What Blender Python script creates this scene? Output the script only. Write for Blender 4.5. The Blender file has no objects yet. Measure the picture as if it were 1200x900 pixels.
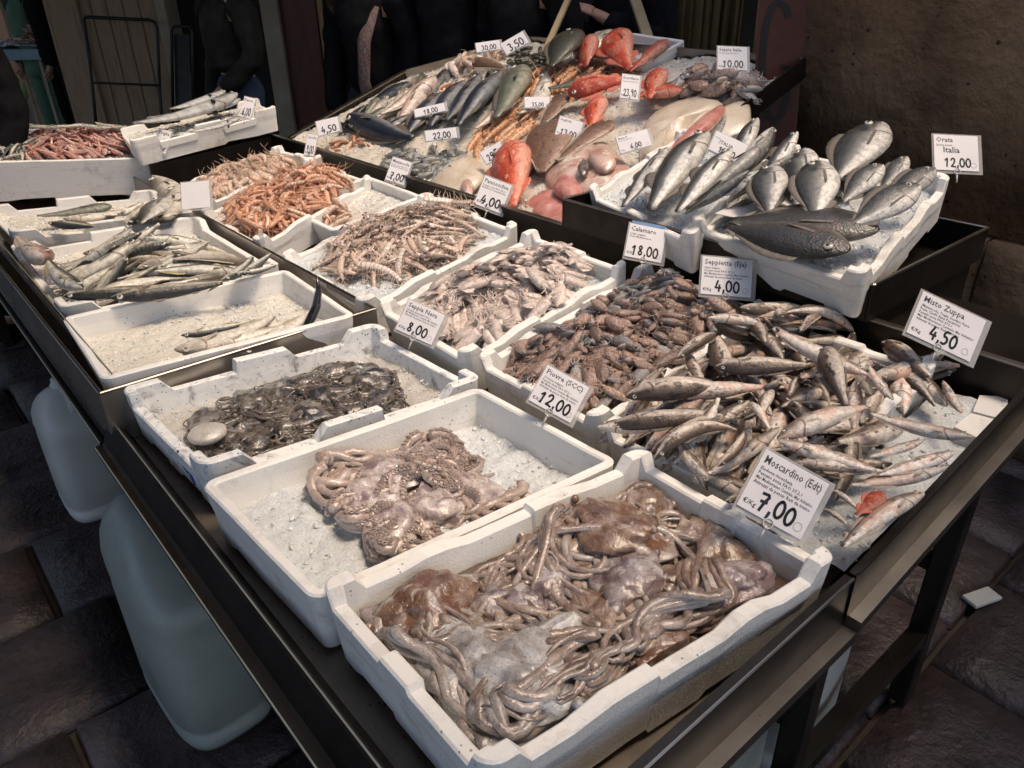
import bpy, math, random
import numpy as np
from mathutils import Vector, Matrix, noise
random.seed(7); np.random.seed(7)
R = math.radians
scene = bpy.context.scene
COL = scene.collection

# ---------------------------------------------------------------- camera, sky, sun, exposure
CAM_Z = 1.63; F_PX = 900.0
def cam_axes(p, r, y):
    p, r, y = R(p), R(r), R(y)
    fwd = Vector((math.cos(y)*math.cos(p), math.sin(y)*math.cos(p), -math.sin(p)))
    right = Vector((math.sin(y), -math.cos(y), 0)); down = fwd.cross(right)
    cr, sr = math.cos(r), math.sin(r)
    return cr*right - sr*down, sr*right + cr*down, fwd
RGT, DWN, FWD = cam_axes(28.5, -1.0, 50.0)
cam = bpy.data.objects.new('camera', bpy.data.cameras.new('camera')); COL.objects.link(cam)
cam.data.sensor_width = 36; cam.data.lens = 36*F_PX/1200; cam.data.clip_end = 500; cam.data.clip_start = .02
cam.matrix_world = Matrix(((RGT.x, -DWN.x, -FWD.x, 0), (RGT.y, -DWN.y, -FWD.y, 0), (RGT.z, -DWN.z, -FWD.z, CAM_Z), (0, 0, 0, 1)))
scene.camera = cam
CAMP = Vector((0, 0, CAM_Z))
def ray(px, py): return (RGT*((px-600)/F_PX) + DWN*((py-450)/F_PX) + FWD)
def at(px, py, z):                       # the point of the photograph (1200x900) that lies at height z
    d = ray(px, py); return CAMP + d*((z-CAM_Z)/d.z)
def at_depth(px, py, dist): return CAMP + ray(px, py)*dist

SUN_EL, SUN_AZ = 70, -55                 # direction towards the sun, azimuth from +X
world = bpy.data.worlds.new('World'); scene.world = world; world.use_nodes = True
nt = world.node_tree; bg = nt.nodes['Background']
sky = nt.nodes.new('ShaderNodeTexSky'); sky.sky_type = 'NISHITA'; sky.sun_disc = False
sky.sun_elevation = R(SUN_EL); sky.sun_rotation = R(90-SUN_AZ)
nt.links.new(sky.outputs[0], bg.inputs[0]); sky.dust_density = 4; sky.ozone_density = .5; sky.air_density = 1.0; bg.inputs[1].default_value = .15
sun = bpy.data.objects.new('sun', bpy.data.lights.new('sun', 'SUN')); COL.objects.link(sun)
sun.data.energy = 1.6; sun.data.angle = R(14); sun.data.color = (1, .77, .53)
sd = Vector((math.cos(R(SUN_EL))*math.cos(R(SUN_AZ)), math.cos(R(SUN_EL))*math.sin(R(SUN_AZ)), math.sin(R(SUN_EL))))
sun.rotation_euler = sd.to_track_quat('Z', 'Y').to_euler()
scene.view_settings.view_transform = 'Standard'; scene.view_settings.look = 'None'
scene.view_settings.exposure = .52; scene.view_settings.gamma = 1

# ---------------------------------------------------------------- helpers: objects
def link(name, mesh, parent=None, mw=None, mats=None):
    o = bpy.data.objects.new(name, mesh); COL.objects.link(o)
    if parent is not None: o.parent = parent
    if mw is not None: o.matrix_local = mw
    return o
def tag(o, label=None, cat=None, group=None, kind=None):
    if label: o['label'] = label
    if cat: o['category'] = cat
    if group: o['group'] = group
    if kind: o['kind'] = kind
    return o
def mesh(name, V, F, mat=None, uv=None, smooth=True, mi=None):
    m = bpy.data.meshes.new(name); m.from_pydata([tuple(v) for v in V], [], [tuple(f) for f in F])
    if mat is not None:
        for k in (mat if isinstance(mat, (list, tuple)) else [mat]): m.materials.append(k)
    if mi is not None: m.polygons.foreach_set('material_index', list(mi))
    if uv is not None:
        L = m.uv_layers.new(name='UVMap'); idx = np.zeros(len(m.loops), dtype=np.int32)
        m.loops.foreach_get('vertex_index', idx); L.data.foreach_set('uv', np.asarray(uv, dtype=np.float32)[idx].ravel())
    if smooth: m.polygons.foreach_set('use_smooth', [True]*len(m.polygons))
    m.update(); return m
class Geo:
    def __init__(s): s.V = []; s.F = []; s.U = []; s.I = []
    def add(s, V, F, U=None, mi=0, M=None):
        b = len(s.V)
        if M is not None: V = [M @ Vector(v) for v in V]
        s.V += [tuple(v) for v in V]; s.F += [tuple(i+b for i in f) for f in F]
        s.U += list(U) if U is not None else [(0, 0)]*len(V); s.I += [mi]*len(F); return s
    def mesh(s, name, mat=None, smooth=True): return mesh(name, s.V, s.F, mat, s.U, smooth, s.I)
def box(cx, cy, cz, sx, sy, sz, bev=0.0):
    x, y, z = sx/2, sy/2, sz/2
    if bev <= 0:
        V = [(cx+i*x, cy+j*y, cz+k*z) for i in (-1, 1) for j in (-1, 1) for k in (-1, 1)]
        return V, [(0, 1, 3, 2), (4, 6, 7, 5), (0, 4, 5, 1), (2, 3, 7, 6), (0, 2, 6, 4), (1, 5, 7, 3)]
    b = min(bev, x*.9, y*.9, z*.9); V = []; F = []
    pr = [(-x+b, -y), (x-b, -y), (x, -y+b), (x, y-b), (x-b, y), (-x+b, y), (-x, y-b), (-x, -y+b)]
    pi = [(p[0]*(x-b)/x, p[1]*(y-b)/y) for p in pr]
    for zz, p in ((-z, pi), (-z+b, pr), (z-b, pr), (z, pi)): V += [(cx+a, cy+c, cz+zz) for a, c in p]
    for r in range(3):
        for i in range(8): F.append((r*8+i, r*8+(i+1) % 8, r*8+8+(i+1) % 8, r*8+8+i))
    F.append(tuple(range(7, -1, -1))); F.append(tuple(range(24, 32)))
    return V, F
def frames(P):
    P = [Vector(p) for p in P]; n = len(P); T = []
    for i in range(n):
        t = P[min(i+1, n-1)] - P[max(i-1, 0)]; T.append(t.normalized() if t.length > 1e-9 else Vector((1, 0, 0)))
    return P, T
def tube(P, rad, seg=8, up=(0, 0, 1), flat=1.0, caps=True, u0=0, u1=1):
    """swept tube; uv: u along, v = 0 at the 'up' side .. 1 opposite"""
    P, T = frames(P); n = len(P); V = []; U = []; F = []
    nn = Vector(up)
    for i in range(n):
        s = T[i].cross(nn)
        if s.length < 1e-4: s = T[i].cross(Vector((.3, 1, .2)))
        s.normalize(); nn = s.cross(T[i]).normalized()
        r = rad[i] if hasattr(rad, '__len__') else rad
        for k in range(seg):
            a = 2*math.pi*k/seg
            V.append(P[i] + s*(math.sin(a)*r) + nn*(math.cos(a)*r*flat)); U.append((u0+(u1-u0)*i/(n-1), (1-math.cos(a))/2))
    for i in range(n-1):
        for k in range(seg): F.append((i*seg+k, i*seg+(k+1) % seg, (i+1)*seg+(k+1) % seg, (i+1)*seg+k))
    if caps:
        F.append(tuple(range(seg-1, -1, -1))); F.append(tuple((n-1)*seg+k for k in range(seg)))
    return V, F, U
def sphere(c, r, nu=10, nv=8, sc=(1, 1, 1)):
    V = []; U = []; F = []
    for j in range(nv+1):
        th = math.pi*j/nv
        for i in range(nu):
            a = 2*math.pi*i/nu; V.append((c[0]+r*sc[0]*math.sin(th)*math.cos(a), c[1]+r*sc[1]*math.sin(th)*math.sin(a), c[2]+r*sc[2]*math.cos(th))); U.append((i/nu, j/nv))
    for j in range(nv):
        for i in range(nu): F.append((j*nu+i, (j+1)*nu+i, (j+1)*nu+(i+1) % nu, j*nu+(i+1) % nu))
    return V, F, U
def torus(R0, r0, nu=14, nv=6):
    V = []; F = []
    for i in range(nu):
        a = 2*math.pi*i/nu
        for j in range(nv):
            b = 2*math.pi*j/nv; q = R0+r0*math.cos(b); V.append((q*math.cos(a), q*math.sin(a), r0*math.sin(b)))
    for i in range(nu):
        for j in range(nv): F.append((i*nv+j, ((i+1) % nu)*nv+j, ((i+1) % nu)*nv+(j+1) % nv, i*nv+(j+1) % nv))
    return V, F
def bar(p, q, w, h, up=(0, 0, 1), bev=.002):
    """rectangular bar from p to q as V, F"""
    p, q = Vector(p), Vector(q); d = q-p; L = d.length; x = d/L
    y = Vector(up).cross(x); y = y.normalized() if y.length > 1e-4 else Vector((0, 1, 0)); z = x.cross(y)
    V, F = box(L/2, 0, 0, L, w, h, bev)
    return [p + x*v[0] + y*v[1] + z*v[2] for v in V], F
def fbm(x, y, z, o=3):
    s = 0; a = 1
    for i in range(o): s += a*noise.noise(Vector((x, y, z))); x *= 2.1; y *= 2.1; z *= 2.1; a *= .5
    return s

# ---------------------------------------------------------------- helpers: materials
def _mat(name):
    m = bpy.data.materials.new(name); m.use_nodes = True; t = m.node_tree
    return m, t, t.nodes['Principled BSDF']
def _n(t, k, **kw):
    n = t.nodes.new(k)
    for a, b in kw.items():
        if a in n.bl_rna.properties: setattr(n, a, b)
        else: n.inputs[a.replace('_', ' ')].default_value = b
    return n
def ramp(t, fac, stops):
    r = t.nodes.new('ShaderNodeValToRGB'); e = r.color_ramp.elements
    while len(e) < len(stops): e.new(.5)
    for el, (p, c) in zip(e, stops): el.position = p; el.color = (*c, 1) if len(c) == 3 else c
    t.links.new(fac, r.inputs[0]); return r.outputs[0]
def mixc(t, fac, a, b, mode='MIX'):
    n = t.nodes.new('ShaderNodeMix'); n.data_type = 'RGBA'; n.blend_type = mode
    for s, v in ((n.inputs[0], fac), (n.inputs[6], a), (n.inputs[7], b)):
        if isinstance(v, bpy.types.NodeSocket): t.links.new(v, s)
        else: s.default_value = v if not isinstance(v, tuple) else ((*v, 1) if len(v) == 3 else v)
    return n.outputs[2]
def mth(t, op, a, b=0.0, c=None):
    n = t.nodes.new('ShaderNodeMath'); n.operation = op
    for s, v in zip(n.inputs, (a, b, c)):
        if v is None: continue
        if isinstance(v, bpy.types.NodeSocket): t.links.new(v, s)
        else: s.default_value = v
    return n.outputs[0]
def coords(t, rand=True, which='Object'):
    tc = t.nodes.new('ShaderNodeTexCoord'); v = tc.outputs[which]
    if rand:
        oi = t.nodes.new('ShaderNodeObjectInfo'); a = t.nodes.new('ShaderNodeVectorMath'); a.operation = 'ADD'
        s = mth(t, 'MULTIPLY', oi.outputs['Random'], 37.0); t.links.new(v, a.inputs[0]); t.links.new(s, a.inputs[1]); return a.outputs[0]
    return v
def ntex(t, vec, scale, detail=4, rough=.55, dist=0):
    n = _n(t, 'ShaderNodeTexNoise'); n.inputs['Scale'].default_value = scale; n.inputs['Detail'].default_value = detail
    n.inputs['Roughness'].default_value = rough; n.inputs['Distortion'].default_value = dist; t.links.new(vec, n.inputs['Vector']); return n.outputs[0]
def bump(t, b, h, strength, dist=.002):
    n = t.nodes.new('ShaderNodeBump'); n.inputs['Strength'].default_value = strength; n.inputs['Distance'].default_value = dist
    t.links.new(h, n.inputs['Height']); t.links.new(n.outputs[0], b.inputs['Normal']); t.links.new(n.outputs[0], b.inputs['Coat Normal']); return n
def M(name, cols, scale=8, rough=.5, metal=0, bmp=.3, bscale=60, bdist=.002, coat=0, sss=0, trans=0, rvar=0, dots=None, dist=0, vrand=.0, rand=True, alpha=None, stretch=None, spec=None):
    m, t, b = _mat(name); v = coords(t, rand)
    if stretch:
        mp = t.nodes.new('ShaderNodeMapping'); mp.inputs['Scale'].default_value = stretch; t.links.new(v, mp.inputs[0]); v = mp.outputs[0]
    f = ntex(t, v, scale, 5, .6, dist)
    k = len(cols); st = [(.32+.36*i/max(1, k-1), c) for i, c in enumerate(cols)] if k > 1 else [(0, cols[0]), (1, cols[0])]
    c = ramp(t, f, st)
    if dots:
        dc, ds, dt = dots; vo = _n(t, 'ShaderNodeTexVoronoi'); vo.inputs['Scale'].default_value = ds; t.links.new(v, vo.inputs['Vector'])
        n2 = ntex(t, v, ds*.18, 2); thr = mth(t, 'MULTIPLY', n2, dt*2)
        c = mixc(t, mth(t, 'LESS_THAN', vo.outputs['Distance'], thr), c, dc)
    if vrand:
        oi = t.nodes.new('ShaderNodeObjectInfo'); hs = t.nodes.new('ShaderNodeHueSaturation')
        t.links.new(mth(t, 'MULTIPLY_ADD', oi.outputs['Random'], vrand*2, 1-vrand), hs.inputs['Value']); t.links.new(c, hs.inputs['Color']); c = hs.outputs[0]
    t.links.new(c, b.inputs['Base Color']); b.inputs['Metallic'].default_value = metal
    if rvar:
        f2 = ntex(t, v, scale*2.3, 3); t.links.new(mth(t, 'MULTIPLY_ADD', f2, rvar*2, rough-rvar), b.inputs['Roughness'])
    else: b.inputs['Roughness'].default_value = rough
    if coat: b.inputs['Coat Weight'].default_value = coat; b.inputs['Coat Roughness'].default_value = .12
    if sss: b.inputs['Subsurface Weight'].default_value = sss; b.inputs['Subsurface Radius'].default_value = (.012, .006, .004); b.inputs['Subsurface Scale'].default_value = .6
    if trans: b.inputs['Transmission Weight'].default_value = trans
    if alpha is not None: b.inputs['Alpha'].default_value = alpha
    if spec is not None: b.inputs['Specular IOR Level'].default_value = spec
    if bmp: bump(t, b, ntex(t, v, bscale, 4, .6), bmp, bdist)
    return m
def fishmat(name, back, side, belly, lo=.3, hi=.62, spot=None, stripe=None, rough=.22, gill=(.12, .05, .04), pink=None, scales=.25, metal=.0, fade=.12, vrand=.18, nape=False):
    """colours follow the fish: v runs from the back (0) to the belly (1), u from snout (0) to tail (1)"""
    m, t, b = _mat(name); v = coords(t)
    uv = t.nodes.new('ShaderNodeUVMap'); sp = t.nodes.new('ShaderNodeSeparateXYZ'); t.links.new(uv.outputs[0], sp.inputs[0])
    U, Vv = sp.outputs[0], sp.outputs[1]
    n1 = ntex(t, v, 7, 4); w = mth(t, 'ADD', Vv, mth(t, 'MULTIPLY', mth(t, 'SUBTRACT', n1, .5), fade*2.2))
    c = ramp(t, w, [(max(0, lo-.14), back), (lo, tuple((a+s)/2 for a, s in zip(back, side))), ((lo+hi)/2, side), (hi, belly)])
    n2 = ntex(t, v, 20, 4, .65); c = mixc(t, ramp(t, n2, [(.42, (0, 0, 0)), (.66, (.55, .55, .55))]), c, tuple(x*.35 for x in side))
    if stripe:                                                   # (colour, count, lowest v)
        wv = mth(t, 'SINE', mth(t, 'ADD', mth(t, 'MULTIPLY', U, stripe[1]*6.28), mth(t, 'MULTIPLY', ntex(t, v, 12, 2), 9)))
        k = mth(t, 'MULTIPLY', mth(t, 'GREATER_THAN', wv, .1), mth(t, 'LESS_THAN', w, stripe[2])); c = mixc(t, mth(t, 'MULTIPLY', k, .75), c, stripe[0])
    if spot:                                                     # (colour, scale, size, lowest v)
        mp = t.nodes.new('ShaderNodeMapping'); mp.inputs['Scale'].default_value = (.55, 1, 1); t.links.new(v, mp.inputs[0])
        vo = _n(t, 'ShaderNodeTexVoronoi'); vo.inputs['Scale'].default_value = spot[1]; t.links.new(mp.outputs[0], vo.inputs['Vector'])
        k = mth(t, 'MULTIPLY', mth(t, 'LESS_THAN', vo.outputs['Distance'], mth(t, 'MULTIPLY', ntex(t, v, 9, 2), spot[2]*2)), mth(t, 'LESS_THAN', w, spot[3]))
        c = mixc(t, mth(t, 'MULTIPLY', k, .8), c, spot[0])
    if pink:
        k = mth(t, 'MULTIPLY', mth(t, 'GREATER_THAN', ntex(t, v, 5, 3), .55), .45); c = mixc(t, k, c, pink)
    if gill:                                                     # dark curved gill slit
        g = mth(t, 'ABSOLUTE', mth(t, 'SUBTRACT', U, mth(t, 'MULTIPLY_ADD', mth(t, 'SINE', mth(t, 'MULTIPLY', Vv, 3.14)), .05, .19)))
        k = mth(t, 'MULTIPLY', mth(t, 'LESS_THAN', g, .008), mth(t, 'GREATER_THAN', Vv, .22)); c = mixc(t, mth(t, 'MULTIPLY', k, .8), c, gill)
    # darker head plate, mouth slit, pale lateral line, optional black nape spot
    hk = ramp(t, mth(t, 'ADD', U, mth(t, 'MULTIPLY', mth(t, 'SUBTRACT', n2, .5), .12)), [(.17, (1, 1, 1)), (.27, (0, 0, 0))]); c = mixc(t, mth(t, 'MULTIPLY', mth(t, 'MULTIPLY', hk, ramp(t, w, [(.4, (1, 1, 1)), (.75, (.15, .15, .15))])), .8), c, tuple(q*.6 for q in back))
    ml = mth(t, 'ABSOLUTE', mth(t, 'SUBTRACT', Vv, mth(t, 'MULTIPLY_ADD', U, 1.2, .52))); k = mth(t, 'MULTIPLY', mth(t, 'LESS_THAN', ml, .028), mth(t, 'LESS_THAN', U, .075)); c = mixc(t, mth(t, 'MULTIPLY', k, .9), c, (.03, .015, .012))
    ll = mth(t, 'ABSOLUTE', mth(t, 'SUBTRACT', Vv, mth(t, 'MULTIPLY_ADD', U, .16, .30))); k = mth(t, 'MULTIPLY', mth(t, 'LESS_THAN', ll, .012), mth(t, 'GREATER_THAN', U, .22)); c = mixc(t, mth(t, 'MULTIPLY', k, .4), c, tuple(q*.35 for q in side))
    if nape:
        du = mth(t, 'SUBTRACT', U, .235); dv = mth(t, 'MULTIPLY', mth(t, 'SUBTRACT', Vv, .38), .45); dd = mth(t, 'ADD', mth(t, 'MULTIPLY', du, du), mth(t, 'MULTIPLY', dv, dv))
        c = mixc(t, ramp(t, dd, [(.0012, (1, 1, 1)), (.0035, (0, 0, 0))]), c, (.012, .012, .014))
    oi = t.nodes.new('ShaderNodeObjectInfo'); hs = t.nodes.new('ShaderNodeHueSaturation')
    t.links.new(mth(t, 'MULTIPLY_ADD', oi.outputs['Random'], vrand*2, 1-vrand), hs.inputs['Value']); t.links.new(c, hs.inputs['Color'])
    t.links.new(hs.outputs[0], b.inputs['Base Color']); b.inputs['Metallic'].default_value = 0
    t.links.new(mth(t, 'MULTIPLY_ADD', n2, .35, rough+.04), b.inputs['Roughness'])
    b.inputs['Specular IOR Level'].default_value = .5; b.inputs['Coat Weight'].default_value = .4; b.inputs['Coat Roughness'].default_value = .08
    vo = _n(t, 'ShaderNodeTexVoronoi'); vo.inputs['Scale'].default_value = 75; t.links.new(v, vo.inputs['Vector'])
    hh = mth(t, 'ADD', mth(t, 'MULTIPLY', vo.outputs['Distance'], .5), mth(t, 'MULTIPLY', ntex(t, v, 13, 5, .65), 2.0)); bump(t, b, hh, scales*1.3, .0055)
    return m
def glass(name, col, rough, alpha):
    m, t, b = _mat(name); b.inputs['Base Color'].default_value = (*col, 1); b.inputs['Roughness'].default_value = rough
    b.inputs['Alpha'].default_value = alpha; b.inputs['Specular IOR Level'].default_value = .8; return m

def eps_mat():
    m, t, b = _mat('polystyrene'); v = coords(t)
    vo = _n(t, 'ShaderNodeTexVoronoi'); vo.inputs['Scale'].default_value = 260; t.links.new(v, vo.inputs['Vector'])
    c = ramp(t, ntex(t, v, 5, 4), [(.3, (.80, .79, .76)), (.7, (.86, .85, .82))])
    # grime: smears and specks, thicker near the rim where hands and fish drag over it
    tc = t.nodes.new('ShaderNodeTexCoord'); sp = t.nodes.new('ShaderNodeSeparateXYZ'); t.links.new(tc.outputs['Object'], sp.inputs[0])
    g = mth(t, 'MULTIPLY', ntex(t, v, 26, 6, .75, .6), ntex(t, v, 6, 3, .6))
    f = ramp(t, g, [(.27, (0, 0, 0)), (.42, (1, 1, 1))])
    c = mixc(t, mth(t, 'MULTIPLY', f, .42), c, (.34, .28, .22))
    sk = _n(t, 'ShaderNodeTexVoronoi'); sk.inputs['Scale'].default_value = 75; t.links.new(v, sk.inputs['Vector'])
    k = mth(t, 'MULTIPLY', mth(t, 'LESS_THAN', sk.outputs['Distance'], .14), mth(t, 'GREATER_THAN', ntex(t, v, 9, 3), .56)); c = mixc(t, mth(t, 'MULTIPLY', k, .65), c, (.10, .075, .05))
    st = t.nodes.new('ShaderNodeMapping'); st.inputs['Scale'].default_value = (3, 3, 40); t.links.new(v, st.inputs[0])
    k = mth(t, 'MULTIPLY', mth(t, 'GREATER_THAN', ntex(t, st.outputs[0], 2, 4, .7), .60), .22); c = mixc(t, k, c, (.42, .36, .30))
    t.links.new(c, b.inputs['Base Color']); b.inputs['Roughness'].default_value = .55
    hh = mth(t, 'ADD', mth(t, 'MULTIPLY', vo.outputs['Distance'], .6), mth(t, 'MULTIPLY', ntex(t, v, 18, 4), 1.2)); bump(t, b, hh, .35, .0016)
    return m
EPS = eps_mat()
EPS_INK = M('polystyrene_inky', [(.30, .30, .30), (.74, .75, .75), (.83, .84, .83), (.84, .84, .83)], 20, .5, bmp=.4, bscale=120, dist=1.5, dots=((.05, .05, .05), 90, .13))
STEEL = M('brushed_steel', [(.20, .18, .16), (.30, .275, .25), (.24, .22, .20)], 3, .34, 1, .12, 90, .001, rvar=.10, stretch=(1, 1, 6), dots=((.10, .08, .06), 60, .06))
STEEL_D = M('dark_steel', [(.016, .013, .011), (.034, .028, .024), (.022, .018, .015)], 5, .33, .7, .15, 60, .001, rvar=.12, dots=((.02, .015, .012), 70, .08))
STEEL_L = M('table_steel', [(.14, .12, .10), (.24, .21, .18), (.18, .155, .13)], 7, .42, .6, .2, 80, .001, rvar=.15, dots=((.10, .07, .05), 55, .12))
ICE = None
def ice_mat(name, c1, c2, tint=None):
    m, t, b = _mat(name); v = coords(t, False)
    vo = _n(t, 'ShaderNodeTexVoronoi'); vo.inputs['Scale'].default_value = 190; t.links.new(v, vo.inputs['Vector'])
    c = mixc(t, vo.outputs['Distance'], c1, c2)
    if tint: c = mixc(t, mth(t, 'MULTIPLY', mth(t, 'GREATER_THAN', ntex(t, v, 7, 4), .53), .5), c, tint)
    t.links.new(c, b.inputs['Base Color']); b.inputs['Roughness'].default_value = .12; b.inputs['Coat Weight'].default_value = .8; b.inputs['Coat Roughness'].default_value = .04; b.inputs['IOR'].default_value = 1.31
    b.inputs['Subsurface Weight'].default_value = .25; b.inputs['Subsurface Radius'].default_value = (.01, .012, .014); b.inputs['Subsurface Scale'].default_value = .8
    bump(t, b, mth(t, 'ADD', mth(t, 'MULTIPLY', vo.outputs['Distance'], .7), ntex(t, v, 420, 3, .7)), .8, .0022); return m
ICE = ice_mat('crushed_ice', (.56, .60, .62), (.74, .77, .79))
ICE_W = ice_mat('crushed_ice_stained', (.64, .60, .53), (.82, .79, .72))
ICE_P = ice_mat('crushed_ice_pink', (.50, .44, .42), (.68, .62, .60), (.60, .32, .26))
CHIP, _t, _b = _mat('clear_ice'); _b.inputs['Base Color'].default_value = (.93, .96, .97, 1); _b.inputs['Roughness'].default_value = .08; _b.inputs['Transmission Weight'].default_value = .25; _b.inputs['Subsurface Weight'].default_value = .2; _b.inputs['Subsurface Radius'].default_value = (.01, .01, .01); _b.inputs['IOR'].default_value = 1.31
CARD = M('white_card', [(.74, .72, .74), (.80, .78, .80)], 12, .45, bmp=.05)
SLEEVE = glass('plastic_sleeve', (.62, .60, .58), .12, .42)
INK = M('black_marker', [(.012, .012, .014)], 5, .4, bmp=0)
PRINT = M('grey_print', [(.06, .06, .07)], 5, .5, bmp=0)
WIRE = M('clear_plastic_clip', [(.5, .48, .44), (.62, .6, .56)], 9, .2, bmp=.05)
BLACKP = M('eye_black', [(.01, .01, .012)], 5, .08, bmp=0, coat=.6)
EYEW = M('eye_silver', [(.45, .42, .34), (.6, .58, .5)], 30, .2, bmp=0, coat=.5)

# ---------------------------------------------------------------- frames and polystyrene boxes
class Frame:
    """a plane in the world: origin o (rim centre), axes u, v, n; local = o + s*u + t*v + z*n"""
    def __init__(s, o, u, v, a, b, depth):
        s.o = o; s.u = u.normalized(); s.v = v.normalized(); s.n = s.u.cross(s.v).normalized(); s.a = a; s.b = b; s.d = depth
        y = s.n.cross(s.u)
        s.R = Matrix((s.u, y, s.n)).transposed().to_4x4(); s.Mo = Matrix.Translation(o) @ s.R
        s.K = Matrix((s.u, s.v, s.n)).transposed(); s.Ki = s.K.inverted()
    def P(s, a, b, z=0): return s.o + s.u*a + s.v*b + s.n*z
    def hit(s, px, py, z=0):
        d = ray(px, py); o = s.o + s.n*z; k = (o-CAMP).dot(s.n)/d.dot(s.n); return s.Ki @ (CAMP + d*k - s.o)
def frame_px(c, z, depth=.115):
    """rim corners (left, back, right, front) as read off the photograph, each with its height"""
    L, B, Rr, Fr = [None if q is None else at(q[0], q[1], zz) for q, zz in zip(c, z)]
    u = (B-L)+(Rr-Fr); v = (L-Fr)+(B-Rr)
    return Frame((L+B+Rr+Fr)/4, u, v, u.length/2, v.length/2, depth)
def box_mesh(fr, style, t=.022, floor=.017):
    a, b, D = fr.a, fr.b, fr.d; rc = .026
    lim = rc-.0015; pts = []                       # (s, t, normal s, normal t, height, bottom, thick)
    def prof(side, f):
        """rim height (above nominal) and wall thickness at fraction f of a side"""
        if style == 'notch':
            c = .16 if side in (0, 2) else .14
            m = side in (0, 2) and .40 < f < .60
            hi = f < c or f > 1-c or m
            if side in (1, 3) and not (f < c or f > 1-c): hi = False
            return (0 if hi else -.030), t*1.0
        if style == 'plain': return 0, t*.85
        k = f < .085 or f > .915
        if k: return .015, t*1.7
        if style == 'knob':
            m = .42 < f < .58 if side in (1, 3) else (.28 < f < .42 or .62 < f < .76)
            return (-.001 if m else -.011), (t*1.15 if m else t)
        return 0, t
    e = .004
    brk = sorted(set([.0, .03, .06, .085-e, .085+e, .14-e*2, .14+e*2, .16-e*2, .16+e*2, .28-e, .28+e, .35, .40-e*2, .40+e*2, .42-e, .42+e, .5, .58-e, .58+e, .60-e*2, .60+e*2, .62-e, .62+e, .7, .76-e, .76+e, .84-e*2, .84+e*2, .86-e*2, .86+e*2, .915-e, .915+e, .94, .97, 1.0]))
    cs = [(-a/2, -b/2), (a/2, -b/2), (a/2, b/2), (-a/2, b/2)]; ds = [(1, 0), (0, 1), (-1, 0), (0, -1)]; ns = [(0, -1), (1, 0), (0, 1), (-1, 0)]; Ls = [a, b, a, b]
    jit = random.random()*10
    for k in range(4):
        L = Ls[k]
        for f in brk:
            q = rc + (L-2*rc)*f; inner = f < .035 or f > .965; x = cs[k][0]+ds[k][0]*q; y = cs[k][1]+ds[k][1]*q
            ff = q/L; h, th = prof(k, ff)
            bo = .009 if (.18 < ff < .42 or .58 < ff < .82) else 0
            w = .0022*noise.noise(Vector((x*9+jit, y*9, 0)))
            pts.append((x, y, ns[k][0], ns[k][1], h+w, bo, min(th, lim) if inner else th))
        cx = cs[(k+1) % 4]; ox = cx[0] - math.copysign(rc, cx[0]); oy = cx[1] - math.copysign(rc, cx[1])
        a0 = math.atan2(ns[k][1], ns[k][0])
        h, th = prof(k, .999)
        for j in (1, 2, 3, 4):
            an = a0 + math.pi/2*j/5; pts.append((ox+rc*math.cos(an), oy+rc*math.sin(an), math.cos(an), math.sin(an), h, 0, min(th, lim)))
    n = len(pts); V = []; F = []
    ch = .0035; ins = .012
    rings = []
    for (x, y, nx, ny, h, bo, th) in pts:
        def off(d, z): return fr.P(x-nx*d, y-ny*d, z) - fr.o
        rings.append([off(ins, -D+bo), off(ins*.55, -D*.5), off(.002, h-.03), off(0, h-ch), off(ch, h), off(th-ch, h), off(th, h-ch), off(th+.002, -.03), off(th+.011, -D+floor+.01), off(th+.022, -D+floor)])
    m = len(rings[0])
    for r in rings: V += r
    for i in range(n):
        j = (i+1) % n
        for k in range(m-1): F.append((i*m+k, j*m+k, j*m+k+1, i*m+k+1))
    F.append(tuple(i*m+m-1 for i in range(n))); F.append(tuple(i*m for i in reversed(range(n))))
    return V, F
def poly_box(fr, style, label, group='white polystyrene fish boxes', mat=None, cat='box'):
    V, F = box_mesh(fr, style); me = mesh('fish_box', V, F, mat or EPS, smooth=False)
    o = link('fish_box', me); o.location = fr.o; tag(o, label, cat, group); return o
# ---------------------------------------------------------------- creatures: each builder returns a list of parts (name, mesh, parent index or None)
def fin_fan(base0, base1, tip0, tip1, rays=6, th=.004, notch=.0, nrm=(0, 1, 0)):
    """thin fin membrane between a base edge and a tip edge, with raised rays and a ragged outline"""
    b0, b1, t0, t1 = map(Vector, (base0, base1, tip0, tip1)); N = Vector(nrm).normalized(); V = []; U = []; F = []
    n = rays*2+1
    for i in range(n):
        f = i/(n-1); pb = b0.lerp(b1, f); pt = t0.lerp(t1, f); pt = pt.lerp(pb, notch*(1-abs(2*f-1)) + (.05 if i % 2 else 0))
        for k, w in ((0, 1.0), (.5, .8), (1, .25)):
            p = pb.lerp(pt, k); h = th*w*(.5 if i % 2 else 1)
            V += [p+N*h*.5, p-N*h*.5]; U += [(.95, .35), (.95, .35)]
    for i in range(n-1):
        a = i*6; c = a+6
        for k in (0, 2): F += [(a+k, c+k, c+k+2, a+k+2), (a+k+1, a+k+3, c+k+3, c+k+1)]
        F.append((a+4, c+4, c+5, a+5))
    return V, F, U
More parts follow.
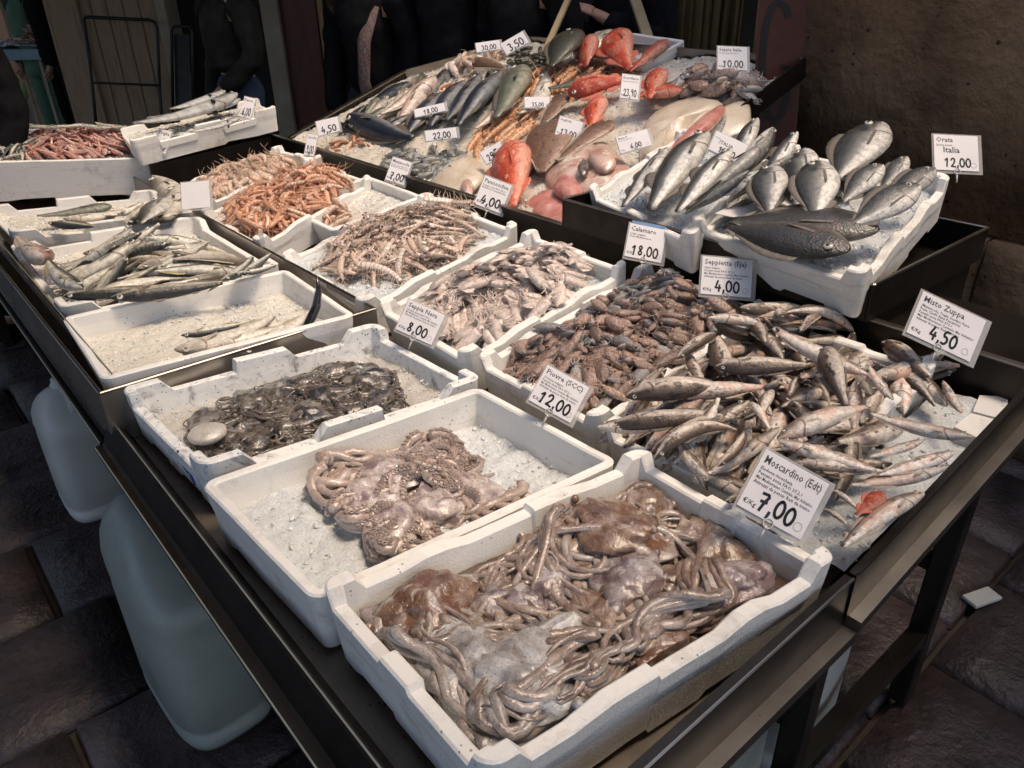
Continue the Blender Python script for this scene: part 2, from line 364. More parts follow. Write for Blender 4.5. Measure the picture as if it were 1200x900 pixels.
class FishShape:
    def __init__(s, prof, w=.5, bend=0, bend2=0, fork=.5, tailw=.16, taill=.16, dors=((.3, .75, .05),), anal=((.6, .8, .035),), eye=(.075, .25, .022), tapex=.5, pect=.13, mouth=.05, seg=12):
        s.__dict__.update(locals())
    def build(s, name, m_body, m_fin, small=False, simple_eye=False):
        """length 1 along x (snout at +.5), dorsal +z before lying down; prof = [(u, half height)], w = width/height"""
        us = np.array([0, .012, .035, .07, .12, .18, .25, .33, .42, .51, .6, .68, .75, .81, .86, .9]); us = us[:: (2 if small else 1)] if not small else np.array([0, .03, .09, .2, .35, .52, .68, .8, .88])
        pu = [p[0] for p in s.prof]; ph = [p[1] for p in s.prof]
        def cen(u):
            k = (u-.45); return Vector((.5-u, s.bend*(k*k*4-.4)*.25, s.bend2*(k*k*4-.4)*.25))
        def tan(u): return (cen(u+.01)-cen(u-.01)).normalized()
        V = []; U = []; F = []; seg = 8 if small else s.seg
        for u in us:
            h = np.interp(u, pu, ph); c = cen(u); t = tan(u); side = t.cross(Vector((0, 0, 1))).normalized(); up = side.cross(t).normalized()
            ww = h*s.w*(1.0 if u < .5 else max(.35, 1-(u-.5)*1.1))
            for k in range(seg):
                a = 2*math.pi*k/seg; sa, ca = math.sin(a), math.cos(a)
                V.append(c + side*(sa*ww*(1-.12*ca)) + up*(ca*h)); U.append((u, (1-ca)/2))
        n = len(us)
        for i in range(n-1):
            for k in range(seg): F.append((i*seg+k, i*seg+(k+1) % seg, (i+1)*seg+(k+1) % seg, (i+1)*seg+k))
        F.append(tuple(range(seg-1, -1, -1))); F.append(tuple((n-1)*seg+k for k in range(seg)))
        g = Geo(); g.add(V, F, U, 0)
        hp = np.interp(.9, pu, ph); c9 = cen(.885); t9 = tan(.9); side = t9.cross(Vector((0, 0, 1))).normalized(); up = side.cross(t9)
        tip = c9 - t9*s.taill
        tail = Geo()
        tail.add(*fin_fan(c9-up*hp*.7, c9+up*hp*.7, tip-up*s.tailw/2, tip+up*s.tailw/2, 4 if small else 7, .010, s.fork, side), mi=0)
        def strip(u0, u1, hh, sgn, nrays):
            q = Geo(); 
            for j in range(nrays):
                ua = u0+(u1-u0)*j/nrays; ub = u0+(u1-u0)*(j+1)/nrays
                ha, hb = np.interp(ua, pu, ph)*.96, np.interp(ub, pu, ph)*.96
                ea = hh*math.sin(math.pi*min(1, .25+.75*j/nrays)); eb = hh*math.sin(math.pi*min(.98, .25+.75*(j+1)/nrays))
                z = Vector((0, 0, sgn)); q.add(*fin_fan(cen(ua)+z*ha, cen(ub)+z*hb, cen(ua+.02)+z*(ha+ea), cen(ub+.02)+z*(hb+eb), 1, .006, 0), mi=0)
            return q
        dors = [strip(u0, u1, hh, 1, 3 if small else 7) for u0, u1, hh in s.dors]
        anal = [] if small else [strip(u0, u1, hh, -1, 4) for u0, u1, hh in s.anal]
        eyes = []
        eu, ev, er = s.eye
        for sg in (1, -1):
            h = np.interp(eu, pu, ph); c = cen(eu); w = h*s.w
            z = h*(1-2*ev); y = sg*w*math.sqrt(max(.05, 1-(1-2*ev)**2))*1.0
            e = c+Vector((0, y, z)); E1 = Geo(); E1.add(*sphere(e, er*1.2, 10, 8, (1, .5, 1))); P1 = Geo(); P1.add(*sphere(e+Vector((0, sg*er*.30, 0)), er*.72, 8, 6, (1, .55, 1))); eyes.append((E1, P1))
        pecs = []
        if s.pect:
            for sg in (1, -1):
                u = .25; h = np.interp(u, pu, ph); p = cen(u)+Vector((0, sg*h*s.w*.97, -h*.25)); q = p+Vector((-s.pect, sg*.015, -.02))
                pecs.append(Geo().add(*fin_fan(p+Vector((0, 0, .014)), p-Vector((0, 0, .014)), q+Vector((0, 0, .006)), q-Vector((0, 0, .012)), 3, .005, 0), mi=0))
        if small:
            for q in [tail]+dors: g.add(q.V, q.F, q.U, 1)
            for E1, P1 in eyes: g.add(E1.V, E1.F, E1.U, 2); g.add(P1.V, P1.F, P1.U, 3)
            return [(name, g.mesh(name, [m_body, m_fin, EYEW, BLACKP]), None)]
        parts = [('body', g.mesh('body', m_body), None), ('tail_fin', tail.mesh('tail_fin', m_fin), None)]
        for q in dors: parts.append(('dorsal_fin', q.mesh('dorsal_fin', m_fin), None))
        for q in anal: parts.append(('anal_fin', q.mesh('anal_fin', m_fin), None))
        for q in pecs: parts.append(('pectoral_fin', q.mesh('pectoral_fin', m_fin), None))
        for E1, P1 in eyes:
            parts.append(('eye', E1.mesh('eye', EYEW), None)); parts.append(('pupil', P1.mesh('pupil', BLACKP), len(parts)-1))
        return parts
def spawn(parts, name, mw, label, cat, group=None):
    """one thing from shared part meshes: a lone mesh, or an Empty with its parts and sub-parts"""
    if len(parts) == 1:
        o = link(name, parts[0][1]); o.matrix_world = mw
    else:
        o = link(name, None); o.empty_display_size = .02; o.matrix_world = mw; obs = []
        for pn, me, par in parts:
            c = link(pn, me, o if par is None else obs[par]); obs.append(c)
    return tag(o, label, cat, group)

PR_BASS = [(0, .006), (.012, .02), (.035, .034), (.07, .05), (.12, .068), (.18, .085), (.25, .098), (.33, .105), (.42, .104), (.51, .096), (.6, .082), (.68, .066), (.75, .052), (.81, .040), (.86, .033), (.9, .031)]
PR_BREAM = [(0, .01), (.012, .04), (.035, .072), (.07, .105), (.12, .14), (.18, .17), (.25, .19), (.33, .198), (.42, .192), (.51, .172), (.6, .142), (.68, .108), (.75, .078), (.81, .054), (.86, .042), (.9, .04)]
PR_SLIM = [(0, .005), (.012, .016), (.035, .026), (.07, .038), (.12, .052), (.18, .064), (.25, .072), (.33, .076), (.42, .075), (.51, .07), (.6, .062), (.68, .052), (.75, .043), (.81, .034), (.86, .027), (.9, .022)]
PR_GURN = [(0, .02), (.012, .04), (.035, .062), (.07, .085), (.12, .108), (.18, .12), (.25, .118), (.33, .108), (.42, .094), (.51, .08), (.6, .066), (.68, .053), (.75, .043), (.81, .034), (.86, .028), (.9, .026)]
PR_SCORP = [(0, .03), (.012, .055), (.035, .085), (.07, .12), (.12, .155), (.18, .178), (.25, .185), (.33, .178), (.42, .16), (.51, .135), (.6, .108), (.68, .085), (.75, .066), (.81, .05), (.86, .042), (.9, .04)]
PR_EEL = [(0, .008), (.012, .016), (.035, .024), (.07, .032), (.12, .038), (.25, .042), (.42, .040), (.6, .034), (.75, .024), (.86, .014), (.9, .01)]

FM = {}
FM['bass'] = fishmat('bass_skin', (.035, .036, .034), (.22, .22, .20), (.72, .70, .66), .42, .60, metal=.12)
FM['bassd'] = fishmat('dark_bass_skin', (.018, .019, .018), (.055, .058, .055), (.30, .30, .28), .48, .85, metal=.1)
FM['bream'] = fishmat('bream_skin', (.035, .035, .033), (.24, .235, .21), (.66, .64, .60), .40, .66, spot=((.05, .05, .05), 16, .10, .4), nape=True)
FM['breamd'] = fishmat('dark_bream_skin', (.022, .020, .017), (.055, .050, .042), (.20, .18, .15), .45, .95, nape=True)
FM['mack'] = fishmat('mackerel_skin', (.02, .028, .03), (.22, .24, .22), (.68, .66, .58), .32, .5, stripe=((.01, .012, .014), 26, .34), metal=.12)
FM['mackd'] = fishmat('dark_mackerel_skin', (.015, .017, .018), (.10, .10, .09), (.45, .42, .34), .40, .62, metal=.15)
FM['misto'] = fishmat('spotted_goby_skin', (.15, .105, .08), (.38, .30, .25), (.76, .70, .64), .26, .52, spot=((.035, .025, .02), 24, .36, .55), pink=(.55, .30, .20), rough=.2)
FM['misto2'] = fishmat('brown_goby_skin', (.085, .058, .044), (.21, .155, .12), (.64, .56, .49), .34, .62, spot=((.025, .018, .014), 20, .36, .65), rough=.18)
FM['misto3'] = fishmat('pale_whiting_skin', (.26, .20, .16), (.55, .46, .40), (.76, .69, .63), .18, .42, spot=((.07, .06, .06), 30, .34, .46), pink=(.66, .36, .28), rough=.2)
FM['whit'] = fishmat('whiting_skin', (.20, .17, .13), (.55, .50, .42), (.75, .71, .63), .22, .45)
FM['pinkf'] = fishmat('gurnard_skin', (.42, .22, .17), (.58, .40, .34), (.70, .60, .54), .3, .6, spot=((.3, .1, .07), 20, .15, .4))
FM['mull'] = fishmat('mullet_skin', (.42, .18, .15), (.60, .35, .30), (.72, .57, .52), .34, .66, spot=((.70, .60, .56), 12, .25, .9))
FM['red'] = fishmat('scorpionfish_skin', (.58, .05, .02), (.72, .13, .06), (.75, .35, .26), .42, .85, spot=((.78, .45, .34), 16, .2, .9), scales=.6, gill=(.3, .02, .01), pink=(.78, .30, .2), vrand=.12)
FM['blue'] = fishmat('blue_black_skin', (.012, .016, .03), (.035, .045, .07), (.22, .23, .24), .45, .82, metal=.15)
FM['green'] = fishmat('grey_green_skin', (.10, .12, .09), (.20, .22, .17), (.34, .34, .27), .4, .9, spot=((.05, .06, .045), 16, .2, .9))
FM['dkgreen'] = fishmat('dark_olive_skin', (.03, .034, .024), (.055, .06, .045), (.10, .10, .08), .4, .9)
FM['sole'] = fishmat('sole_skin', (.14, .08, .055), (.22, .13, .09), (.36, .23, .17), .4, 1, spot=((.08, .045, .03), 16, .2, 1), rough=.2)
FM['silver'] = fishmat('silver_scabbard_skin', (.12, .13, .15), (.38, .40, .42), (.60, .61, .60), .25, .6, metal=.35, spot=((.06, .06, .07), 30, .16, .7))
FM['anch'] = fishmat('anchovy_skin', (.04, .05, .05), (.34, .35, .31), (.68, .67, .60), .34, .52, metal=.15)
FIN = M('fin_membrane', [(.10, .085, .07), (.22, .19, .16)], 40, .3, bmp=.5, bscale=200, stretch=(4, 1, 1))
FIN_L = M('pale_fin_membrane', [(.34, .28, .22), (.52, .45, .37)], 40, .3, bmp=.5, bscale=200, stretch=(4, 1, 1))
FIN_R = M('red_fin_membrane', [(.60, .10, .06), (.72, .28, .2)], 40, .3, bmp=.5, bscale=200, stretch=(4, 1, 1))
FIN_Y = M('yellowish_fin_membrane', [(.25, .20, .09), (.45, .40, .26)], 40, .3, bmp=.5, bscale=200, stretch=(4, 1, 1))
T = {}
def variants(key, fn, n): T[key] = [fn(i) for i in range(n)]
rb = lambda a: random.uniform(-a, a)
variants('bass', lambda i: FishShape(PR_BASS, .55, rb(.12), rb(.12), .45, .17, .14, ((.3, .48, .07), (.54, .7, .06))).build('sea_bass', FM['bass'], FIN), 4)
variants('bassd', lambda i: FishShape(PR_BASS, .55, rb(.12), rb(.12), .45, .17, .14, ((.3, .48, .07), (.54, .7, .06))).build('sea_bass', FM['bassd'], FIN), 3)
variants('bream', lambda i: FishShape(PR_BREAM, .36, rb(.08), rb(.08), .5, .26, .14, ((.25, .76, .075),), ((.62, .78, .06),), (.115, .30, .028), pect=.2).build('sea_bream', FM['bream'], FIN), 4)
variants('breamd', lambda i: FishShape(PR_BREAM, .36, rb(.08), rb(.08), .5, .26, .14, ((.25, .76, .075),), ((.62, .78, .06),), (.115, .30, .028), pect=.2).build('sea_bream', FM['breamd'], FIN), 2)
variants('mack', lambda i: FishShape(PR_SLIM, .75, rb(.35), rb(.25), .65, .15, .12, ((.32, .42, .035), (.62, .7, .02)), pect=.08).build('mackerel', FM['mack'], FIN_Y), 6)
variants('mackd', lambda i: FishShape(PR_SLIM, .75, rb(.3), rb(.2), .65, .15, .12, ((.32, .42, .035), (.62, .7, .02)), pect=.08).build('mackerel', FM['mackd'], FIN), 3)
for kk, cnt, be in (('misto', 6, .35), ('misto2', 6, .8), ('misto3', 6, .35)):
    variants(kk, lambda i: FishShape(PR_BASS if i % 3 == 1 else PR_SLIM, .72, rb(be), rb(be*.8), .2, .12, .12, ((.3, .45, .03), (.5, .74, .028)), ((.52, .76, .022),), (.075, .22, .016), pect=.1).build('soup_fish', FM[kk], FIN_L if kk != 'misto2' else FIN), cnt)
variants('whit', lambda i: FishShape(PR_BASS, .6, rb(.5), rb(.3), .3, .14, .13).build('whiting', FM['whit'], FIN_L), 4)
variants('pinkf', lambda i: FishShape(PR_GURN, .75, rb(.2), rb(.2), .3, .14, .13, pect=.18).build('gurnard', FM['pinkf'], FIN_L), 2)
variants('red', lambda i: FishShape(PR_SCORP, .62, rb(.15), rb(.15), .08, .2, .17, ((.18, .52, .09), (.56, .76, .08)), ((.6, .76, .07),), (.11, .16, .03), pect=.22).build('scorpionfish', FM['red'], FIN_R), 4)
variants('blue', lambda i: FishShape(PR_BASS, .6, rb(.2), rb(.2), .5, .2, .15, pect=.14).build('blue_fish', FM['blue'], FIN), 3)
variants('green', lambda i: FishShape(PR_GURN, .6, rb(.1), rb(.1), .2, .16, .14).build('wrasse', FM['green'], FIN), 2)
variants('dkgreen', lambda i: FishShape(PR_BREAM, .4, rb(.1), rb(.1), .1, .22, .13).build('turbot', FM['dkgreen'], FIN), 2)
variants('sole', lambda i: FishShape(PR_BREAM if i % 2 == 0 else PR_GURN, .22, rb(.1), rb(.1), .05, .12, .1, ((.1, .85, .022),), ((.2, .85, .022),), (.07, .3, .012), pect=0).build('sole', FM['sole'], FIN_L), 4)
variants('silver', lambda i: FishShape(PR_EEL, .45, rb(.12), rb(.12), .4, .04, .06, ((.1, .85, .012),), (), (.03, .3, .007), pect=.04).build('scabbardfish', FM['silver'], FIN), 3)
variants('anch', lambda i: FishShape(PR_SLIM, .6, rb(.4), rb(.3), .5, .14, .1, ((.4, .55, .03),)).build('anchovy', FM['anch'], FIN, small=True), 4)
variants('mull', lambda i: FishShape(PR_GURN, .6, rb(.4), rb(.3), .45, .17, .13, ((.3, .5, .05),)).build('red_mullet', FM['mull'], FIN_R, small=True), 5)

# --- squid, baby cuttlefish, prawns, mantis shrimp
def skin(name, cols, under, scale=30, rough=.18, split=(.45, .7), spots=None, vrand=.2, bmp=.35, sss=.1, bs1=55, bd=.004):
    """wet mollusc skin: dark mottled back (v 0), pale underside (v 1)"""
    m, t, b = _mat(name); v = coords(t); uv = t.nodes.new('ShaderNodeUVMap'); sp = t.nodes.new('ShaderNodeSeparateXYZ'); t.links.new(uv.outputs[0], sp.inputs[0])
    k = len(cols); n1 = ntex(t, v, scale, 5, .62, .4); c = ramp(t, n1, [(.3+.4*i/max(1, k-1), q) for i, q in enumerate(cols)])
    w = mth(t, 'ADD', sp.outputs[1], mth(t, 'MULTIPLY', mth(t, 'SUBTRACT', ntex(t, v, scale*.7, 3), .5), .5))
    f = ramp(t, w, [(split[0], (0, 0, 0)), (split[1], (1, 1, 1))]); c = mixc(t, f, c, under)
    vo = _n(t, 'ShaderNodeTexVoronoi'); vo.inputs['Scale'].default_value = 230; t.links.new(v, vo.inputs['Vector'])
    c = mixc(t, mth(t, 'MULTIPLY', mth(t, 'LESS_THAN', vo.outputs['Distance'], .28), .35), c, tuple(q*.35 for q in cols[0]))
    if spots:
        c = mixc(t, ramp(t, ntex(t, v, 20, 5, .6, 1), [(spots[1]-.04, (0, 0, 0)), (spots[1]+.04, (.85, .85, .85))]), c, spots[0])
        pv = ramp(t, ntex(t, v, 17, 5, .6, 1.5), [(.56, (0, 0, 0)), (.68, (.8, .8, .8))]); c = mixc(t, pv, c, tuple(min(.8, q*1.25) for q in under))
    oi = t.nodes.new('ShaderNodeObjectInfo'); hs = t.nodes.new('ShaderNodeHueSaturation')
    t.links.new(mth(t, 'MULTIPLY_ADD', oi.outputs['Random'], vrand*2, 1-vrand), hs.inputs['Value']); t.links.new(c, hs.inputs['Color'])
    t.links.new(hs.outputs[0], b.inputs['Base Color']); b.inputs['Roughness'].default_value = rough
    b.inputs['Specular IOR Level'].default_value = .6; b.inputs['Coat Weight'].default_value = .75; b.inputs['Coat Roughness'].default_value = .05
    if sss: b.inputs['Subsurface Weight'].default_value = sss; b.inputs['Subsurface Radius'].default_value = (.006, .003, .002)
    bump(t, b, mth(t, 'ADD', mth(t, 'ADD', ntex(t, v, bs1, 5, .65), mth(t, 'MULTIPLY', ntex(t, v, bs1*4, 3, .7), .35)), mth(t, 'MULTIPLY', vo.outputs['Distance'], .15)), bmp*1.15, bd); return m
SK = {}
SK['squid'] = skin('squid_skin', [(.44, .30, .26), (.66, .55, .49), (.78, .72, .67)], (.80, .77, .73), 14, split=(.35, .6), bs1=12, bd=.006)
SK['baby'] = skin('cuttlefish_skin', [(.11, .050, .035), (.25, .14, .10), (.37, .25, .195), (.46, .375, .33)], (.46, .43, .41), 22, .2, split=(.45, .8), vrand=.3, spots=((.13, .07, .045), .6), bs1=12, bd=.006)
SK['babyg'] = skin('grey_cuttlefish_skin', [(.13, .115, .115), (.27, .25, .25), (.42, .40, .40)], (.52, .50, .49), 22, .2, split=(.4, .75), vrand=.3, bs1=12, bd=.006)
SK['greysq'] = skin('grey_squid_skin', [(.14, .14, .14), (.30, .31, .30), (.44, .44, .42)], (.55, .55, .53), 40, .15, bs1=12, bd=.006)
SK['octA'] = skin('brown_octopus_skin', [(.06, .034, .024), (.18, .115, .08), (.31, .225, .165), (.42, .35, .30)], (.50, .50, .50), 26, .2, split=(.4, .8), spots=((.15, .07, .04), .57))
SK['armA'] = skin('octopus_arm_skin', [(.09, .058, .044), (.22, .155, .125), (.35, .275, .235), (.45, .40, .37)], (.54, .52, .50), 30, .2, split=(.2, .55))
SK['octB'] = skin('pink_octopus_skin', [(.16, .11, .11), (.36, .29, .27), (.50, .44, .41), (.60, .56, .53)], (.66, .63, .61), 38, .2, split=(.35, .75), spots=((.17, .11, .13), .58))
SK['armB'] = skin('pink_arm_skin', [(.26, .18, .155), (.44, .34, .29), (.58, .49, .43)], (.68, .61, .56), 30, .2, split=(.3, .6))
SK['octA2'] = skin('reddish_octopus_skin', [(.06, .032, .022), (.17, .10, .068), (.29, .195, .145), (.40, .33, .28)], (.50, .47, .44), 22, .2, split=(.45, .85), spots=((.15, .065, .035), .57))
SK['octA3'] = skin('pale_grey_octopus_skin', [(.11, .095, .095), (.28, .265, .265), (.42, .415, .415), (.53, .53, .52)], (.60, .61, .62), 22, .2, split=(.4, .8), spots=((.20, .14, .11), .6))
SK['octA4'] = skin('mauve_octopus_skin', [(.08, .055, .055), (.22, .16, .155), (.34, .28, .27), (.43, .39, .38)], (.52, .50, .50), 22, .2, split=(.4, .8), spots=((.12, .07, .075), .58))
SK['armA2'] = skin('pale_arm_skin', [(.11, .08, .07), (.26, .21, .185), (.39, .34, .31), (.49, .45, .42)], (.60, .58, .57), 30, .2, split=(.2, .55))
SK['armA3'] = skin('brown_arm_skin', [(.08, .045, .03), (.19, .12, .085), (.31, .215, .16), (.41, .33, .27)], (.50, .45, .41), 30, .2, split=(.3, .65))
SK['suck'] = M('sucker_rim', [(.26, .19, .16), (.50, .42, .38)], 40, .2, bmp=.1, coat=.4)
SK['octC'] = skin('inky_octopus_skin', [(.022, .020, .018), (.075, .062, .052), (.17, .145, .12), (.27, .24, .21)], (.30, .28, .26), 33, .1, split=(.5, .9), spots=((.015, .015, .017), .55))
SK['armC'] = skin('inky_arm_skin', [(.035, .028, .024), (.12, .095, .078), (.22, .19, .16)], (.30, .27, .24), 52, .12, split=(.4, .75))
SK['monk'] = skin('monkfish_skin', [(.50, .27, .22), (.62, .42, .35), (.70, .55, .47)], (.74, .64, .56), 15, .12, split=(.6, .9), spots=((.40, .20, .16), .6), vrand=.05)
SK['ray'] = skin('ray_skin', [(.62, .50, .38), (.72, .62, .50), (.76, .68, .57)], (.78, .72, .62), 10, .15, vrand=.05)
SK['rawpink'] = skin('raw_pink_flesh', [(.42, .13, .12), (.58, .26, .22), (.66, .38, .33)], (.62, .36, .32), 18, .12, vrand=.05)
def shellmat(name, cols, under, lines=None, rough=.3):
    m, t, b = _mat(name); v = coords(t); uv = t.nodes.new('ShaderNodeUVMap'); sp = t.nodes.new('ShaderNodeSeparateXYZ'); t.links.new(uv.outputs[0], sp.inputs[0])
    c = ramp(t, ntex(t, v, 45, 4), [(.3+.4*i/(len(cols)-1), q) for i, q in enumerate(cols)])
    c = mixc(t, ramp(t, sp.outputs[1], [(.4, (0, 0, 0)), (.8, (1, 1, 1))]), c, under)
    if lines:
        s = mth(t, 'SINE', mth(t, 'MULTIPLY', sp.outputs[0], lines[1]*6.28)); c = mixc(t, mth(t, 'MULTIPLY', mth(t, 'GREATER_THAN', s, .8), .6), c, lines[0])
    oi = t.nodes.new('ShaderNodeObjectInfo'); hs = t.nodes.new('ShaderNodeHueSaturation')
    t.links.new(mth(t, 'MULTIPLY_ADD', oi.outputs['Random'], .4, .8), hs.inputs['Value']); t.links.new(c, hs.inputs['Color']); t.links.new(hs.outputs[0], b.inputs['Base Color'])
    b.inputs['Roughness'].default_value = rough; b.inputs['Subsurface Weight'].default_value = .12; b.inputs['Subsurface Radius'].default_value = (.008, .004, .002)
    b.inputs['Coat Weight'].default_value = .5; b.inputs['Coat Roughness'].default_value = .12; bump(t, b, ntex(t, v, 40, 4), .5, .006); return m
SK['prawn'] = shellmat('prawn_shell', [(.48, .20, .11), (.64, .34, .21), (.73, .49, .35)], (.76, .58, .45), ((.42, .12, .05), 9))
SK['pawnp'] = shellmat('pale_prawn_shell', [(.52, .30, .20), (.62, .42, .31), (.66, .50, .40)], (.68, .55, .45), ((.4, .2, .13), 9))
SK['scampi'] = shellmat('langoustine_shell', [(.50, .20, .08), (.62, .32, .16), (.66, .44, .28)], (.70, .55, .40), ((.40, .13, .05), 8))
SK['mantis'] = shellmat('mantis_shrimp_shell', [(.46, .31, .23), (.62, .48, .40), (.72, .61, .54)], (.74, .66, .59), ((.36, .22, .16), 11))
SK['leg'] = M('shrimp_leg', [(.60, .46, .36), (.72, .60, .50)], 30, .35, bmp=0)
SK['legp'] = M('prawn_leg', [(.62, .28, .16), (.72, .45, .30)], 30, .35, bmp=0)

def squid(L=1.0, mk='squid', fins=True, armn=7, fat=.13):
    g = Geo(); k = rb(.3)
    def c(x): return Vector((x, k*(x*x-.1)*.5, .03*math.sin(x*5+k*9)))
    xs = np.linspace(-.5, .12, 10); rr = [fat*f for f in (.08, .38, .64, .82, .95, 1.0, 1.02, 1.0, .95, .86)]
    g.add(*tube([c(x) for x in xs], rr, 10, flat=.72), mi=0)
    g.add(*tube([c(x) for x in (.09, .13, .18, .23, .26)], [fat*.5, fat*.62, fat*.66, fat*.55, fat*.4], 8, flat=.8), mi=0)
    if fins:
        for sg in (1, -1):
            b0 = c(-.47); b1 = c(-.18)
            g.add(*fin_fan(b0+Vector((0, sg*fat*.3, 0)), b1+Vector((0, sg*fat*.8, 0)), b0+Vector((.06, sg*fat*1.35, 0)), b1+Vector((-.1, sg*fat*1.7, -.01)), 4, .012, 0, (0, 0, 1)), mi=0)
    for sg in (1, -1):
        e = c(.19)+Vector((0, sg*fat*.62, .02)); g.add(*sphere(e, .03, 8, 6), mi=1); g.add(*sphere(e+Vector((0, sg*.008, .012)), .02, 8, 5), mi=2)
    for i in range(armn):
        a = 2*math.pi*i/armn; P = []; q = c(.24)+Vector((0, math.cos(a)*fat*.35, math.sin(a)*fat*.3)); h = rb(.5)+math.cos(a)*.35; cv = rb(.5)
        for j in range(7):
            P.append(q.copy()); q = q+Vector((math.cos(h), math.sin(h), rb(.25)*.5))*.045; h += cv*.5+rb(.2)
        g.add(*tube(P, [.02*(1-.8*j/6) for j in range(7)], 5), mi=0)
    return [('squid', g.mesh('squid', [SK[mk], EYEW, BLACKP]), None)]
variants('squid', lambda i: squid(fat=.13+rb(.025)), 9)
variants('greysq', lambda i: squid(mk='greysq', fat=.15, armn=6), 5)
def cuttle(mk='baby'):
    """baby cuttlefish: fat oval mantle often curled, stubby head, short arms"""
    g = Geo(); k = rb(.9); fat = .19+rb(.035); tw = random.uniform(.5, .75)
    def c(x): return Vector((x, k*(x*x-.08)*.6, 0))
    xs = np.linspace(-.5, .2, 9); rr = [fat*f for f in (.15, .55, .8, .95, 1.0, 1.0, .95, .86, .7)]
    g.add(*tube([c(x) for x in xs], rr, 10, flat=tw), mi=0)
    # open front rim of the mantle
    g.add(*tube([c(x) for x in (.16, .21, .27, .31)], [fat*.45, fat*.62, fat*.55, fat*.35], 8, flat=.8), mi=0)
    for sg in (1, -1):
        e = c(.25)+Vector((0, sg*fat*.5, .03)); g.add(*sphere(e, .033, 6, 5), mi=2)
    for i in range(7):
        a = 2*math.pi*i/7; P = []; q = c(.29)+Vector((0, math.cos(a)*fat*.35, math.sin(a)*fat*.3)); h = math.cos(a)*.7+rb(.3); cv = rb(1.1)
        for j in range(6):
            P.append(q.copy()); q = q+Vector((math.cos(h), math.sin(h), rb(.4)))*.045; h += cv*.6
        g.add(*tube(P, [.024*(1-.7*j/5) for j in range(6)], 5), mi=0)
    return [('cuttlefish', g.mesh('cuttlefish', [SK[mk], EYEW, BLACKP]), None)]
variants('baby', lambda i: cuttle('baby'), 10)
variants('babyg', lambda i: cuttle('babyg'), 6)
def prawn(mk='prawn', lk='legp', claws=False, curl=1.0, fat=.06):
    g = Geo(); n = 12; P = []; rr = []; h = 0; q = Vector((-.05, 0, 0))
    P.append(q.copy())
    for i in range(n):                                 # tail half curls down and under
        h += curl*.16*(i > 1); q = q+Vector((-math.cos(h), 0, -math.sin(h)))*.05; P.append(q.copy())
    P = P[::-1]; f = len(P)
    rr = [fat*(.38+.62*min(1, i/8))*(1.12 if i % 2 else .92) for i in range(f)]
    hd = [Vector((-.05+.05*j, 0, .004*j)) for j in range(1, 7)]; P += hd; rr += [fat*1.12, fat*1.15, fat*1.1, fat*.92, fat*.65, fat*.25]
    g.add(*tube(P, rr, 8, flat=1.1, u0=1, u1=0), mi=0)
    g.add(*tube([(.2, 0, .04), (.28, 0, .06), (.36, 0, .085)], [.014, .009, .002], 4), mi=0)     # rostrum
    t0 = P[0]; d = (P[0]-P[1]).normalized()
    for sg in (-1, 0, 1): g.add(*fin_fan(t0+Vector((0, sg*.02-.01, 0)), t0+Vector((0, sg*.02+.01, 0)), t0+d*.11+Vector((0, sg*.07-.03, 0)), t0+d*.11+Vector((0, sg*.07+.03, 0)), 2, .008, -.1, (0, 0, 1)), mi=0)
    for sg in (-1, 1):
        g.add(*sphere((.24, sg*.035, .035), .016, 6, 5), mi=2)
        for k in range(4):
            x = .02+.05*k; y = sg*.03; g.add(*tube([(x, y, -.05), (x+.03, sg*(.10+.02*k), -.07+rb(.03)), (x+.05+rb(.05), sg*(.17+rb(.04)), -.13)], [.008, .006, .002], 4), mi=1)
        for k in range(4):
            x = -.08-.06*k; g.add(*tube([(x, y, -.05-.012*k*k), (x-.01, sg*.05, -.11-.012*k*k)], [.010, .003], 4), mi=1)
        A = []; q = Vector((.26, sg*.02, .03)); h = sg*random.uniform(.1, .9); vz = rb(.3)
        for j in range(7): A.append(q.copy()); q = q+Vector((math.cos(h), math.sin(h), vz+rb(.1)))*.085; h += sg*random.uniform(.05, .4)
        g.add(*tube(A, [.0075]*6+[.002], 3), mi=1)
        if claws:
            g.add(*tube([(.14, sg*.05, -.02), (.24, sg*.13, -.02), (.36, sg*.11, -.01), (.46, sg*.09, 0), (.56, sg*.07, 0)], [.015, .018, .026, .022, .004], 6), mi=0)
            g.add(*tube([(.45, sg*.10, 0), (.55, sg*.12, 0)], [.012, .003], 4), mi=0)
    return [('prawn', g.mesh('prawn', [SK[mk], SK[lk], BLACKP]), None)]
variants('prawn', lambda i: prawn('prawn', 'legp', False, random.uniform(.3, 1.3)), 8)
variants('pawnp', lambda i: prawn('pawnp', 'leg', False, random.uniform(.6, 1.4), .09), 6)
variants('scampi', lambda i: prawn('scampi', 'legp', True, random.uniform(.1, .5), .06), 5)
